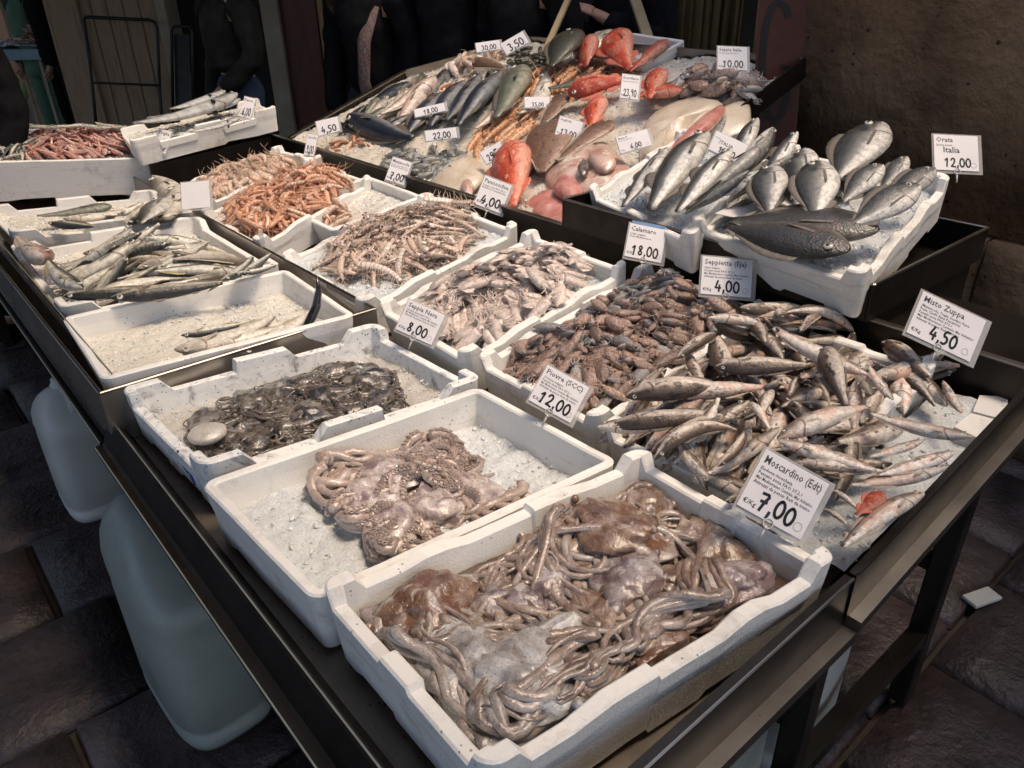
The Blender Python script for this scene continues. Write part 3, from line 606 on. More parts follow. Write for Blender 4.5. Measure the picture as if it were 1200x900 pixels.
def mantis():
    g = Geo(); P = []; rr = []; k = rb(.9); cz = random.uniform(0, .25)
    def c(x): return Vector((x, k*(x*x-.1)*.8, -cz*x*x))
    n = 26
    for i in range(n):
        x = -.42+.8*i/(n-1); P.append(c(x)); base = .066*(1.0 if x < 0 else 1-.5*(x/.38)); rr.append(base*(1.06-.12*((i % 3)/2)))
    g.add(*tube(P, rr, 8, flat=.55), mi=0)
    t0 = c(-.42); g.add(*sphere(t0+Vector((-.03, 0, 0)), .07, 8, 6, (.9, 1, .5)), mi=0)
    for sg in (-1, 1):
        g.add(*sphere(t0+Vector((-.03, sg*.04, .034)), .02, 6, 5, (1, 1, .6)), mi=2)          # the two dark eye-like spots on the telson
        g.add(*fin_fan(t0+Vector((0, sg*.06, 0)), t0+Vector((-.04, sg*.06, 0)), t0+Vector((-.02, sg*.15, 0)), t0+Vector((-.13, sg*.12, 0)), 3, .01, 0, (0, 0, 1)), mi=0)
        for j in range(15):
            x = -.36+.045*j; b = c(x)+Vector((0, sg*.05, -.01)); g.add(*tube([b, b+Vector((rb(.04), sg*.06, .01+rb(.03))), b+Vector((rb(.08), sg*.13, -.04+rb(.08)))], [.008, .006, .002], 3), mi=1)
        g.add(*sphere(c(.38)+Vector((.01, sg*.03, .02)), .015, 6, 5), mi=2)
        g.add(*tube([c(.3)+Vector((0, sg*.04, 0)), c(.3)+Vector((.1, sg*.12, 0)), c(.3)+Vector((.0, sg*.15, -.02)), c(.3)+Vector((.13, sg*.13, -.02))], [.012, .022, .016, .003], 5), mi=0)
        A = []; q = c(.38); h = sg*random.uniform(.1, .9)
        for j in range(5): A.append(q.copy()); q = q+Vector((math.cos(h), math.sin(h), rb(.4)))*.06; h += sg*random.uniform(.05, .5)
        g.add(*tube(A, [.006]*4+[.002], 3), mi=1)
    return [('mantis_shrimp', g.mesh('mantis_shrimp', [SK['mantis'], SK['leg'], BLACKP]), None)]
variants('mantis', lambda i: mantis(), 8)

# ---------------------------------------------------------------- heaps: things are laid one after another on the surface made by those below
class Heap:
    def __init__(s, fr, a0, a1, b0, b1, base, res=.005):
        s.fr = fr; s.r = res; s.a0 = a0; s.b0 = b0; s.a1 = a1; s.b1 = b1; s.na = int((a1-a0)/res)+1; s.nb = int((b1-b0)/res)+1
        A, B = np.meshgrid(np.linspace(a0, a1, s.na), np.linspace(b0, b1, s.nb), indexing='ij'); s.A = A; s.B = B
        s.H = np.array(base(A, B), dtype=float) + np.zeros_like(A)
    def h(s, a, b):
        i = np.clip(((np.asarray(a)-s.a0)/s.r).astype(int), 0, s.na-1); j = np.clip(((np.asarray(b)-s.b0)/s.r).astype(int), 0, s.nb-1); return s.H[i, j]
    def stamp(s, a, b, z, rad):
        k = int(rad/s.r)+1; i = int((a-s.a0)/s.r); j = int((b-s.b0)/s.r)
        i0, i1, j0, j1 = max(0, i-k), min(s.na, i+k+1), max(0, j-k), min(s.nb, j+k+1)
        if i0 >= i1 or j0 >= j1: return
        d2 = ((s.A[i0:i1, j0:j1]-a)**2+(s.B[i0:i1, j0:j1]-b)**2)/(rad*rad)
        cap = np.where(d2 < 1, z-rad*.6*(1-np.sqrt(np.clip(1-d2, 0, 1))), -9); s.H[i0:i1, j0:j1] = np.maximum(s.H[i0:i1, j0:j1], cap)
    def lay(s, a, b, ang, L, W, Tk, sink=.35, maxt=.5):
        """returns centre height and pitch for an item of length L, width W, thickness Tk; raises the surface"""
        ss = np.linspace(-.42, .42, 9)*L; ca, sa = math.cos(ang), math.sin(ang); hs = []
        for w in (-.3*W, 0, .3*W): hs.append(s.h(a+ss*ca-w*sa, b+ss*sa+w*ca))
        hh = np.mean(hs, axis=0); m, c = np.polyfit(ss, hh, 1); m = max(-maxt, min(maxt, m)); res = hh-(m*ss+hh.mean()); c = hh.mean()+np.quantile(res, .8)*.8
        z = c+Tk/2-Tk*sink*.5
        for q in ss: s.stamp(a+q*ca, b+q*sa, z+m*q+Tk*.42, W*.5)
        return z, math.atan(m)
def lay_item(hp, key, a, b, ang, L, name, label, cat, group, width, thick, roll=0, sink=.35, lift=0, var=None, maxt=.5, squash=1.0):
    z, pitch = hp.lay(a, b, ang, L, width*L, thick*L, sink, maxt)
    tm = T[key][random.randrange(len(T[key])) if var is None else var]
    mw = hp.fr.Mo.copy(); p = hp.fr.P(a, b, z+lift)
    mw = Matrix.Translation(p) @ hp.fr.R @ Matrix.Rotation(ang, 4, 'Z') @ Matrix.Rotation(-pitch, 4, 'Y') @ Matrix.Rotation(roll, 4, 'X') @ Matrix.Scale(L, 4)
    return spawn(tm, name, mw, label, cat, group)
def fill(hp, keys, n, target, L, name, label, cat, group, width, thick, roll=lambda: rb(.4), ang=lambda a, b: random.uniform(0, 6.28), margin=.3, Lr=.15, sink=.35, inset=.024, mask=None):
    out = []; pick = 0
    TG = target(hp.A, hp.B); 
    for k in range(n):
        D = TG-hp.H + np.random.rand(*hp.H.shape)*.022
        if mask is not None: D = np.where(mask(hp.A, hp.B), D, -9)
        i, j = np.unravel_index(np.argmax(D), D.shape)
        if TG[i, j]-hp.H[i, j] < -.012 and k > n*.6: break
        a, b = hp.A[i, j], hp.B[i, j]; l = L*(1+rb(Lr)); th = ang(a, b); key = random.choice(keys)
        ea = abs(math.cos(th))*l*margin; eb = abs(math.sin(th))*l*margin
        a = min(max(a, hp.a0+inset+ea), hp.a1-inset-ea); b = min(max(b, hp.b0+inset+eb), hp.b1-inset-eb)
        lb = label(a, b, k) if callable(label) else label
        out.append(lay_item(hp, key, a, b, th, l, name, lb, cat, group, width, thick, roll(), sink))
    return out
def ice_sheet(fr, a0, a1, b0, b1, base, mat, label, rough=.006, res=.008, seed=0, name='crushed_ice', amax=None, chips=1.0):
    na = int((a1-a0)/res)+1; nb = int((b1-b0)/res)+1; V = []; F = []
    for i in range(na):
        for j in range(nb):
            b = b0+(b1-b0)*j/(nb-1); a = a0+((amax(b) if amax else a1)-a0)*i/(na-1); z = float(base(np.array(a), np.array(b)))
            z += rough*(noise.noise(Vector((a*28, b*28, seed)))*1.1+noise.noise(Vector((a*70, b*70, seed)))*.6+noise.noise(Vector((a*160, b*160, seed+3)))*.45)
            V.append(fr.P(a, b, z))
    for i in range(na-1):
        for j in range(nb-1): F.append((i*nb+j, (i+1)*nb+j, (i+1)*nb+j+1, i*nb+j+1))
    g = Geo(); g.add(V, F)
    for k in range(int(chips*(a1-a0)*(b1-b0)*(3200 if (a1-a0)*(b1-b0) < .6 else 3000))):           # loose chips of ice lying on it
        a = random.uniform(a0, a1); b = random.uniform(b0, b1); a = min(a, amax(b)) if amax else a; z = float(base(np.array(a), np.array(b)))+random.uniform(-.003, .003)
        r = random.uniform(.0015, .0055); v, f = box(0, 0, 0, r*2, r*1.4, r); v = [(x*random.uniform(.4, 1.1), y*random.uniform(.4, 1.1), z_*random.uniform(.4, 1.2)) for x, y, z_ in v]; e = Matrix.Translation(fr.P(a, b, z)) @ Matrix.Rotation(random.uniform(0, 6), 4, Vector((rb(1), rb(1), rb(1)+.01)).normalized())
        g.add(v, f, mi=1, M=e)
    me = g.mesh(name, [mat, CHIP], smooth=True); me.polygons.foreach_set('use_smooth', [i == 0 for i in g.I]); o = link(name, me); tag(o, label, 'ice', kind='stuff'); return o
# ---------------------------------------------------------------- setting: floor, walls, shop front
def ground():
    V, F = box(1, 6, -.06, 60, 60, .04); o = link('ground', mesh('ground', V, F, M('street_ground', [(.03, .022, .02), (.055, .042, .038)], 6, .5), smooth=False)); o['kind'] = 'structure'
    STONE = M('wet_paving_stone', [(.016, .012, .014), (.036, .026, .028), (.060, .043, .045), (.025, .018, .019)], 5, .5, bmp=1.0, bscale=38, bdist=.009, rvar=.2, coat=.08, vrand=.12)
    pav = link('pavement', None); pav['kind'] = 'structure'
    for j in range(-2, 16):
        off = random.uniform(-.25, .25)
        for i in range(-3, 10):
            x0 = i*.45+off; y0 = j*.43-.02
            if y0 > 5.5 and (i % 1 or x0 > 5): continue
            V = []; F = []; n = 5; sx, sy = .438, .418
            for a in range(n+2):
                for b in range(n+2):
                    ea = a in (0, n+1); eb = b in (0, n+1)
                    x = x0+sx*min(max(a-1, 0), n-1)/(n-1) + (0 if not ea else 0); y = y0+sy*min(max(b-1, 0), n-1)/(n-1)
                    inb = a in (1, n) or b in (1, n)
                    xx = x + (.009 if a == 1 else -.009 if a == n else 0) + .004*noise.noise(Vector((x*7, y*7, 1))); yy = y + (.009 if b == 1 else -.009 if b == n else 0)+.004*noise.noise(Vector((x*7, y*7, 5)))
                    z = -.035 if (ea or eb) else (-.007 if inb else 0)+.004*noise.noise(Vector((x*9, y*9, 2)))
                    V.append((xx, yy, z))
            m = n+2
            for a in range(m-1):
                for b in range(m-1): F.append((a*m+b, (a+1)*m+b, (a+1)*m+b+1, a*m+b+1))
            link('paving_stone', mesh('paving_stone', V, F, STONE), pav)
ground()
WALLM = M('old_sandstone', [(.13, .072, .036), (.20, .118, .062), (.27, .165, .09), (.155, .09, .047)], 2.6, .8, bmp=.9, bscale=16, bdist=.02, dots=((.05, .03, .02), 16, .10), rand=True)
def block_wall():
    """right-hand wall of big worn sandstone blocks, X = 2.9"""
    w = link('stone_wall', None); w.location = (2.9, .5, 0)
    tag(w, 'brown rough sandstone block wall rising behind the bream tray on the right', 'wall')
    bw = link('backing', mesh('backing', *box(.27, -1.0, 1.6, .3, 4.9, 3.2), mat=WALLM, smooth=False), w)
    zs = [0, .40, .78, 3.1]
    random.seed(3)
    for r in range(len(zs)-1):
        y = -3.4+random.uniform(-.3, 0); 
        while y < 1.42:
            L = random.uniform(.55, 1.0) if r != 2 else 6; y1 = min(y+L, 1.45); z0, z1 = zs[r], zs[r+1]
            if y1-y > .1:
                V = []; F = []; n = 6; dx = random.uniform(-.012, .012)
                for a in range(n+2):
                    for b in range(n+2):
                        fa = min(max(a-1, 0), n-1)/(n-1); fb = min(max(b-1, 0), n-1)/(n-1); ed = a in (0, n+1) or b in (0, n+1); inb = a in (1, n) or b in (1, n)
                        yy = y+.006+(y1-y-.012)*fa; zz = z0+.006+(z1-z0-.012)*fb
                        V.append((.125 if ed else dx+(.016 if inb else 0)+.022*noise.noise(Vector((yy*3.1, zz*3.1, r))), yy+.008*noise.noise(Vector((yy*4, zz*5, 3))), zz+.008*noise.noise(Vector((yy*4, zz*5, 7)))))
                m = n+2
                for a in range(m-1):
                    for b in range(m-1): F.append((a*m+b, (a+1)*m+b, (a+1)*m+b+1, a*m+b+1))
                link('stone_block', mesh('stone_block', V, F, WALLM), w)
            y = y1
block_wall(); random.seed(11)
WOOD = M('old_brown_wood', [(.20, .125, .075), (.34, .23, .145), (.26, .17, .105)], 4, .6, bmp=.6, bscale=18, bdist=.006, stretch=(6, 6, .7))
WOOD_R = M('dark_red_wood', [(.09, .025, .016), (.16, .045, .03)], 4, .45, bmp=.3, bscale=18, stretch=(6, 6, .7))
WOOD_Y = M('ochre_frame_paint', [(.26, .17, .07), (.36, .24, .10)], 4, .5, bmp=.3, stretch=(5, 5, .6))
PLAST = M('grey_plaster', [(.30, .25, .18), (.40, .34, .26)], 4, .8, bmp=.5, bscale=30)
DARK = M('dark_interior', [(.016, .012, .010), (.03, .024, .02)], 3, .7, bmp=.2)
METAL_B = M('black_painted_metal', [(.012, .011, .011), (.025, .023, .022)], 20, .4, .3, bmp=.1)
def facade():
    """the shop front behind the stall: built along a line at right angles to the view"""
    A = at_depth(100, 60, 1); az = R(50.5); f = Vector((math.cos(az), math.sin(az), 0)); s = Vector((math.sin(az), -math.cos(az), 0))
    D = 7.6
    def px2s(px, d=D): r = ray(px, 70); r.z = 0; return s.dot(r)/f.dot(r)*d
    def piece(px0, px1, z0, z1, d, th, mat, name, parent=None, bev=.006):
        a, b = px2s(px0, d), px2s(px1, d); V, F = box((a+b)/2, d+th/2, (z0+z1)/2, abs(b-a), th, z1-z0, bev)
        V = [s*v[0]+f*v[1]+Vector((0, 0, v[2])) for v in V]; return link(name, mesh(name, V, F, mat, smooth=False), parent)
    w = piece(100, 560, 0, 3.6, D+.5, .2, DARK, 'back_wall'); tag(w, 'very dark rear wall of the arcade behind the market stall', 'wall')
    p = piece(68, 106, 0, 3.3, D-.05, .35, WOOD, 'wooden_post'); tag(p, 'dull brown wooden post at the left end of the big door', 'post')
    # big plank door with its leaf boards
    d = link('plank_door', None); tag(d, 'tall door of worn vertical brown planks behind the dark hand truck', 'door')
    for k in range(5):
        x0 = 103+k*18.4; piece(x0+.4, x0+18, 0, 3.3, D+random.uniform(0, .012), .05, WOOD, 'plank', d)
    p = piece(194, 206, 0, 3.3, D-.1, .3, PLAST, 'door_jamb'); tag(p, 'pale grey door jamb to the right of the plank door', 'door frame')
    p = piece(314, 334, 0, 3.3, D-.1, .3, PLAST, 'plaster_pilaster'); tag(p, 'grey plaster pilaster just right of the man in the black jacket', 'pilaster')
    p = piece(334, 378, 0, 3.3, D-.02, .1, WOOD_R, 'shutter_panel'); tag(p, 'dark red wooden shutter panel between pilaster and ochre door frame', 'shutter')
    p = link('ochre_door_frame', None); tag(p, 'ochre painted door frame left of the person with the scarf', 'door frame')
    piece(379, 384, 0, 3.3, D-.12, .12, WOOD_Y, 'frame_moulding', p); piece(384.6, 395, 0, 3.3, D-.06, .12, WOOD_Y, 'frame_board', p)
    # hand truck leaning on the door
    h = link('hand_truck', None); tag(h, 'black steel frame of a hand truck leaning against the plank door', 'hand truck')
    dd = D-.25
    def q(px, py, dep): r = ray(px, py); k = dep/f.dot(Vector((r.x, r.y, 0))); return CAMP+r*k
    pts = [q(113, 150, dd-.35), q(106, 80, dd-.1), q(98, 23, dd), q(100, 20.5, dd), q(104, 20, dd), q(175, 23.5, dd), q(181, 26, dd), q(184, 33, dd), q(187, 100, dd-.1), q(190, 150, dd-.35)]
    link('tubular_frame', Geo().add(*tube(pts, .014, 8)).mesh('tubular_frame', METAL_B), h)
    for a, b, y in ((108, 187, 98),): link('crossbar', Geo().add(*tube([q(a, y-1, dd-.12), q(b, y+2, dd-.12)], .010, 8)).mesh('crossbar', METAL_B), h)
    h = link('folded_trolley', None); tag(h, 'dark folded trolley frame standing left of the man in the black jacket', 'trolley')
    pts = [q(203, 150, dd-.2), q(201, 36, dd), q(204, 31, dd), q(222, 31, dd), q(225, 36, dd), q(227, 150, dd-.2)]
    link('tubular_frame', Geo().add(*tube(pts, .013, 8)).mesh('tubular_frame', METAL_B), h)
    link('load_plate', mesh('load_plate', [q(204, 40, dd+.03), q(222, 40, dd+.03), q(224, 148, dd-.15), q(206, 148, dd-.15), q(204, 40, dd+.045), q(222, 40, dd+.045), q(224, 148, dd-.135), q(206, 148, dd-.135)], [(0, 1, 2, 3), (7, 6, 5, 4), (0, 4, 5, 1), (1, 5, 6, 2), (2, 6, 7, 3), (3, 7, 4, 0)], METAL_B, smooth=False), h)
    # shop interior on the right: deep dark room, ochre curtain, display poles, red board with its letter
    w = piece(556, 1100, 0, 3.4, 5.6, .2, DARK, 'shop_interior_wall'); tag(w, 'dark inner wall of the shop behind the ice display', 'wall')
    c = link('ochre_curtain', None); V = []; F = []; n = 60
    for i in range(n):
        px = 776+ (862-776)*i/(n-1); r = 4.75+.05*math.sin(i*.9)+.03*math.sin(i*2.3)
        for z in (.6, 1.2, 2.4): a = px2s(px, 4.75); V.append(s*a+f*r+Vector((0, 0, z)))
    for i in range(n-1):
        for k in range(2): F.append((i*3+k, (i+1)*3+k, (i+1)*3+k+1, i*3+k+1))
    me = mesh('curtain', V, F, M('ochre_cloth', [(.14, .09, .035), (.22, .15, .06)], 5, .7, bmp=.2)); c.data if False else None
    cu = link('curtain_cloth', me, c); sl = cu.modifiers.new('s', 'SOLIDIFY'); sl.thickness = .006
    tag(c, 'ochre curtain hanging in folds behind the scorpionfish', 'curtain')
    for (a, b, lb) in (((668, -6), (638, 62), 'thin beige leaning pole behind the olive flatfish'), ((741, -10), (765, 62), 'thick beige leaning pole behind the upper scorpionfish')):
        P0, P1 = q(*a, 4.2), q(*b, 3.75); o = link('display_pole', mesh('display_pole', *bar(P0, P1, .05 if a[0] > 700 else .028, .02, bev=.003), mat=M('beige_paint', [(.30, .23, .14), (.38, .30, .19)], 9, .5), smooth=False)); tag(o, lb, 'pole')
    return s, f, q, px2s
FS, FF, QQ, PX2S = facade()
# red sign board with a dark painted letter
def sign_board():
    t = link('red_sign_board', None); tag(t, 'dark red board with a black letter G standing at the corner of the stone wall', 'sign')
    D = 3.05
    def q(px, py, k=0): r = ray(px, py); return CAMP+r*((D+k)/FF.dot(Vector((r.x, r.y, 0))))
    RED = M('dull_red_paint', [(.060, .016, .009), (.085, .024, .013)], 6, .5, bmp=.3); BLK = M('black_sign_paint', [(.012, .010, .010)], 6, .5, bmp=.1)
    pts = [(877, 195), (892, -30), (948, -30), (930, 195)]
    V = [q(x, y) for x, y in pts]+[q(x, y, .03) for x, y in pts]
    link('board', mesh('board', V, [(0, 1, 2, 3), (7, 6, 5, 4), (0, 4, 5, 1), (1, 5, 6, 2), (2, 6, 7, 3), (3, 7, 4, 0)], RED, smooth=False), t)
    # letter G, painted strokes raised 1 mm
    cx, cy = 909, 83; P = []
    for i in range(20):
        a = R(-40-275*i/19); P.append((cx+2+15*math.cos(a)+ (83-(cy+48*math.sin(a)))*.04*0, cy-42*(-math.sin(a))))
    P = [(925, 20), (921, 8), (913, 2), (905, 8), (899, 24), (895, 48), (893, 74), (893, 100), (895, 122), (900, 137), (908, 142), (916, 134), (921, 118), (923, 100), (924, 80), (915, 79)]
    V = []; F = []; W = 4.2
    for i, (x, y) in enumerate(P):
        a = P[max(0, i-1)]; b = P[min(len(P)-1, i+1)]; dx, dy = b[0]-a[0], b[1]-a[1]; l = math.hypot(dx, dy); nx, ny = -dy/l*W, dx/l*W
        V += [q(x+nx, y+ny, -.002), q(x-nx, y-ny, -.002)]
    for i in range(len(P)-1): F.append((2*i, 2*i+1, 2*i+3, 2*i+2))
    link('painted_letter', mesh('painted_letter', V, F, BLK, smooth=False), t)
sign_board()
def shade_canvases():  # two unseen canvases added overhead to keep sun off the floor
    CL = M('shade_canvas_cloth', [(.30, .24, .17), (.38, .31, .22)], 4, .8, bmp=.2)
    for cx, cy, sx, sy, nm in ((-.95, 1.6, 3.2, 7.0, 'unseen canvas added to shade the floor on the customers side'), (2.6, -1.35, 3.88, 2.0, 'unseen canvas added to shade the floor at the street end')):
        V, F = box(cx, cy, 3.0, sx, sy, .03); V = [(x, y, z+.004*math.sin(x*5)*math.sin(y*4)) for x, y, z in V]; o = link('shade_canvas', mesh('shade_canvas', V, F, CL, smooth=False)); tag(o, nm, 'added_shade')
shade_canvases()
# unseen slabs added overhead to keep the shop front and background in shade
def shade_slabs():
    V, F = box(3.2, 8.5, 3.4, 16, 9.8, .2); o = link('arcade_shade_slab', mesh('arcade_shade_slab', V, F, PLAST, smooth=False)); o['kind'] = 'structure'
    V, F = box(5.6, 1.2, 3.4, 4.8, 4.78, .2); o = link('shop_shade_slab', mesh('shop_shade_slab', V, F, PLAST, smooth=False)); o['kind'] = 'structure'
shade_slabs()

# ---------------------------------------------------------------- the stall
def steel_obj(name, parts, mat, parent, bev=.0015):
    g = Geo()
    for p in parts: g.add(*p)
    return link(name, g.mesh(name, mat, smooth=False), parent)
def stall():
    t = link('fish_stall_table', None); tag(t, 'long stainless steel stall table on dark legs carrying all the fish boxes', 'table')
    # left flat top with its folded gutter rail
    steel_obj('table_top', [box(.61, 2.4, .72, .70, 4.12, .012, .002)], STEEL_L, t)
    V = [(.95, .345, .724), (1.60, .345, .806), (1.60, 4.46, .806), (.95, 4.46, .724), (.95, .345, .712), (1.60, .345, .794), (1.60, 4.46, .794), (.95, 4.46, .712)]
    link('sloping_top', mesh('sloping_top', V, [(0, 1, 2, 3), (7, 6, 5, 4), (0, 4, 5, 1), (1, 5, 6, 2), (2, 6, 7, 3), (3, 7, 4, 0)], STEEL_L, smooth=False), t)
    # side rail: profile swept along Y (x, z)
    pr = [(.285, .728), (.263, .770), (.257, .772), (.252, .769), (.232, .716), (.226, .712), (.214, .714), (.210, .708), (.214, .700), (.222, .696), (.235, .700), (.262, .745), (.280, .722)]
    V = []; F = []; ys = [.33, 1.0, 1.69]
    for y in ys: V += [(x, y, z) for x, z in pr]
    m = len(pr)
    for i in range(len(ys)-1):
        for k in range(m): F.append((i*m+k, (i+1)*m+k, (i+1)*m+(k+1) % m, i*m+(k+1) % m))
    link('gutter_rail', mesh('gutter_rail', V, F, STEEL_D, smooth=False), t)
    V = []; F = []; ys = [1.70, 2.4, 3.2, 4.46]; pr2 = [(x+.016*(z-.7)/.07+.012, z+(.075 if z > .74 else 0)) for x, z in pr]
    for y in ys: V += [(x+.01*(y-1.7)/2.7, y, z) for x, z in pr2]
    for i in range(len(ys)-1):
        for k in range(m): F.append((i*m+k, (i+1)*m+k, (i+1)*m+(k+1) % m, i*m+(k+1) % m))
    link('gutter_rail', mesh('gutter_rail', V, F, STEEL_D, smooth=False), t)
    # folded edges of the rail in a paler steel
    BR = M('pale_steel_edge', [(.34, .27, .19), (.50, .40, .28)], 14, .3, 1, bmp=.1)
    for (x, z, y0, y1, dz) in ((.258, .772, .33, 1.69, 0), (.213, .712, .33, 1.69, 0)): steel_obj('folded_edge', [bar((x, y0, z), (x, y1, z+dz), .004, .004)], BR, t)
    for (x, z, y0, y1) in ((.226, .712, 1.7, 4.46), (.29, .862, 1.7, 4.46)): steel_obj('folded_edge', [bar((x, y0, z), (x+.01, y1, z), .004, .004)], BR, t)
    # front end panel below box A, then rising with the slope
    def slab(p0, p1, h, th=.012): 
        (x0, y0, z0), (x1, y1, z1) = p0, p1
        return [(x0, y0, z0), (x1, y1, z1), (x1, y1+th, z1), (x0, y0+th, z0), (x0, y0, z0-h), (x1, y1, z1-h), (x1, y1+th, z1-h), (x0, y0+th, z0-h)], [(0, 1, 2, 3), (7, 6, 5, 4), (0, 4, 5, 1), (1, 5, 6, 2), (2, 6, 7, 3), (3, 7, 4, 0)]
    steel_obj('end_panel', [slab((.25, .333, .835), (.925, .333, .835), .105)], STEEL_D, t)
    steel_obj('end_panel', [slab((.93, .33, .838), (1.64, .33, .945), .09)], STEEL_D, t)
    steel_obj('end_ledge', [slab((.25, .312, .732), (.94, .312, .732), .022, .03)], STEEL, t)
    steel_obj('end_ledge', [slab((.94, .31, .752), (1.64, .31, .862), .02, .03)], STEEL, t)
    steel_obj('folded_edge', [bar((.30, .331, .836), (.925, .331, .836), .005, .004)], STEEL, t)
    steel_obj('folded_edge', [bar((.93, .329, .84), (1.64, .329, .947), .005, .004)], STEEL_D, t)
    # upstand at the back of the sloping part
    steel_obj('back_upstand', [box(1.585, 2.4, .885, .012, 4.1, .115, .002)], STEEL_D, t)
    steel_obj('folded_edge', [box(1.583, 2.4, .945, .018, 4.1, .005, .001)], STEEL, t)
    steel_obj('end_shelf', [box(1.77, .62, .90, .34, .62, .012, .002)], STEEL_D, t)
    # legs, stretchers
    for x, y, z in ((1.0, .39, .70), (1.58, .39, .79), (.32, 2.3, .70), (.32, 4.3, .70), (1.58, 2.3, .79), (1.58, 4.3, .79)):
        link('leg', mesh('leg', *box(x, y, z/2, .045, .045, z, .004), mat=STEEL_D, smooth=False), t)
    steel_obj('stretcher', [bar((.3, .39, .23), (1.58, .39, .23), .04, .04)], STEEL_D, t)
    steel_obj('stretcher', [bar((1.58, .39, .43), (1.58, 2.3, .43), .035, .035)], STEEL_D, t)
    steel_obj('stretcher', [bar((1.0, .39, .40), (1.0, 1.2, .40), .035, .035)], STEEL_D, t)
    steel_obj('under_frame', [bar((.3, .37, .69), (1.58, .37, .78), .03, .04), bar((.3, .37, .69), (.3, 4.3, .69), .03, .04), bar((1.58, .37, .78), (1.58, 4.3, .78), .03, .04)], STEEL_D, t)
    return t
stall()

# trays that carry the second group of boxes on the left, and the raised display on the right
def open_tray(x0, x1, y0, y1, z0, z1, mat, name, label, th=.006, base=True, flare=0):
    t = link(name, None); tag(t, label, 'tray')
    for nm, args in (('tray_wall', ((x0+x1)/2, y0+th/2, (z0+z1)/2, x1-x0, th, z1-z0)), ('tray_wall', ((x0+x1)/2, y1-th/2, (z0+z1)/2, x1-x0, th, z1-z0)), ('tray_wall', (x0+th/2, (y0+y1)/2, (z0+z1)/2, th, y1-y0-2*th-.001, z1-z0)), ('tray_wall', (x1-th/2, (y0+y1)/2, (z0+z1)/2, th, y1-y0-2*th-.001, z1-z0)), ('tray_base', ((x0+x1)/2, (y0+y1)/2, z0+th/2, x1-x0-2*th-.001, y1-y0-2*th-.001, th))):
        link(nm, mesh(nm, *box(*args, .0015), mat=mat, smooth=False), t)
    for a, b in (((x0, y0+th/2, z1), (x1, y0+th/2, z1)), ((x0, y1-th/2, z1), (x1, y1-th/2, z1))): link('rolled_edge', mesh('rolled_edge', *bar(a, b, .009, .007), mat=STEEL, smooth=False), t)
    for a, b in (((x0+th/2, y0, z1), (x0+th/2, y1, z1)), ((x1-th/2, y0, z1), (x1-th/2, y1, z1))): link('rolled_edge', mesh('rolled_edge', *bar(a, b, .009, .006), mat=STEEL, smooth=False), t)
    return t
TS = M('clean_tray_steel', [(.34, .30, .26), (.44, .40, .36)], 3, .30, .85, .1, 90, .001, rvar=.1)
open_tray(.245, .925, 1.645, 4.42, .727, .853, TS, 'steel_tray', 'brownish steel tray holding the far left white boxes, beside the inky octopus box')
open_tray(1.545, 2.13, .66, 1.60, .95, 1.035, STEEL_D, 'raised_steel_tray', 'raised dark steel tray holding the sea bass and bream boxes')
open_tray(1.60, 2.12, .675, 1.585, .80, .945, STEEL_D, 'steel_plinth', 'dark steel plinth under the raised bass and bream tray')
# ---------------------------------------------------------------- octopuses
def octopus(hp, a, b, th, size, alen, ar, mk, ak, label, group, suckers=False, bundle=.5, curl=9, narm=8, body=True, flatb=.5, name='octopus', later=None):
    m = size*.45; a = min(max(a, hp.a0+m), hp.a1-m); b = min(max(b, hp.b0+m), hp.b1-m)
    fr = hp.fr; z0 = float(hp.h(a, b)); root = link(name, None); base = fr.P(a, b, z0)
    root.matrix_world = Matrix.Translation(base) @ fr.R; tag(root, label, 'octopus', group); root.empty_display_size = .02
    d = Vector((math.cos(th), math.sin(th), 0)); sd_ = Vector((-d.y, d.x, 0)); seed = random.uniform(0, 50)
    if body is True:
        V, F, U = sphere((0, 0, 0), 1, 30, 20); W = []; U2 = []
        bnd = rb(.5)
        for (x, y, z) in V:
            k = noise.noise(Vector((x*1.1+seed, y*1.1, z*1.1)))*.42+noise.noise(Vector((x*2.6, y*2.6+seed, z*2.6)))*.2-abs(noise.noise(Vector((x*2.2+seed, y*4, z*2.2))))*.28+abs(noise.noise(Vector((x*6, y*6, z*6+seed))))*.08
            r = 1+k; px = x*r*.72-.25; w = 1-.28*max(0, px+.2)
            py = y*r*.52*w+bnd*px*px*.4; pz = z*r*flatb*.62*w
            pz = pz if pz > 0 else pz*.3; p = d*(px*size)+sd_*(py*size)+Vector((0, 0, pz*size+size*.03)); p.x = min(max(p.x, hp.a0+.004-a), hp.a1-.004-a); p.y = min(max(p.y, hp.b0+.004-b), hp.b1-.004-b); W.append(p); U2.append((0, (1-z)/2))
        link('body', mesh('body', W, F, SK[mk], U2), root)
        for sg in (-1, 1):
            e = d*(size*.42)+sd_*(sg*size*.2)+Vector((0, 0, size*.2)); e.z -= size*.05; v, f, u = sphere(e, size*.065, 10, 8); link('eye', mesh('eye', v, f, SK[mk], [(0, .2)]*len(v)), root)
    if body: hp.stamp(a-d.x*size*.15, b-d.y*size*.15, z0+size*flatb*.45, size*.52)
    pend = (hp, root, a, b, d, th, size, z0, alen, ar, ak, suckers, bundle, curl, narm)
    if later is not None: later.append(pend); return root
    arms(*pend); return root
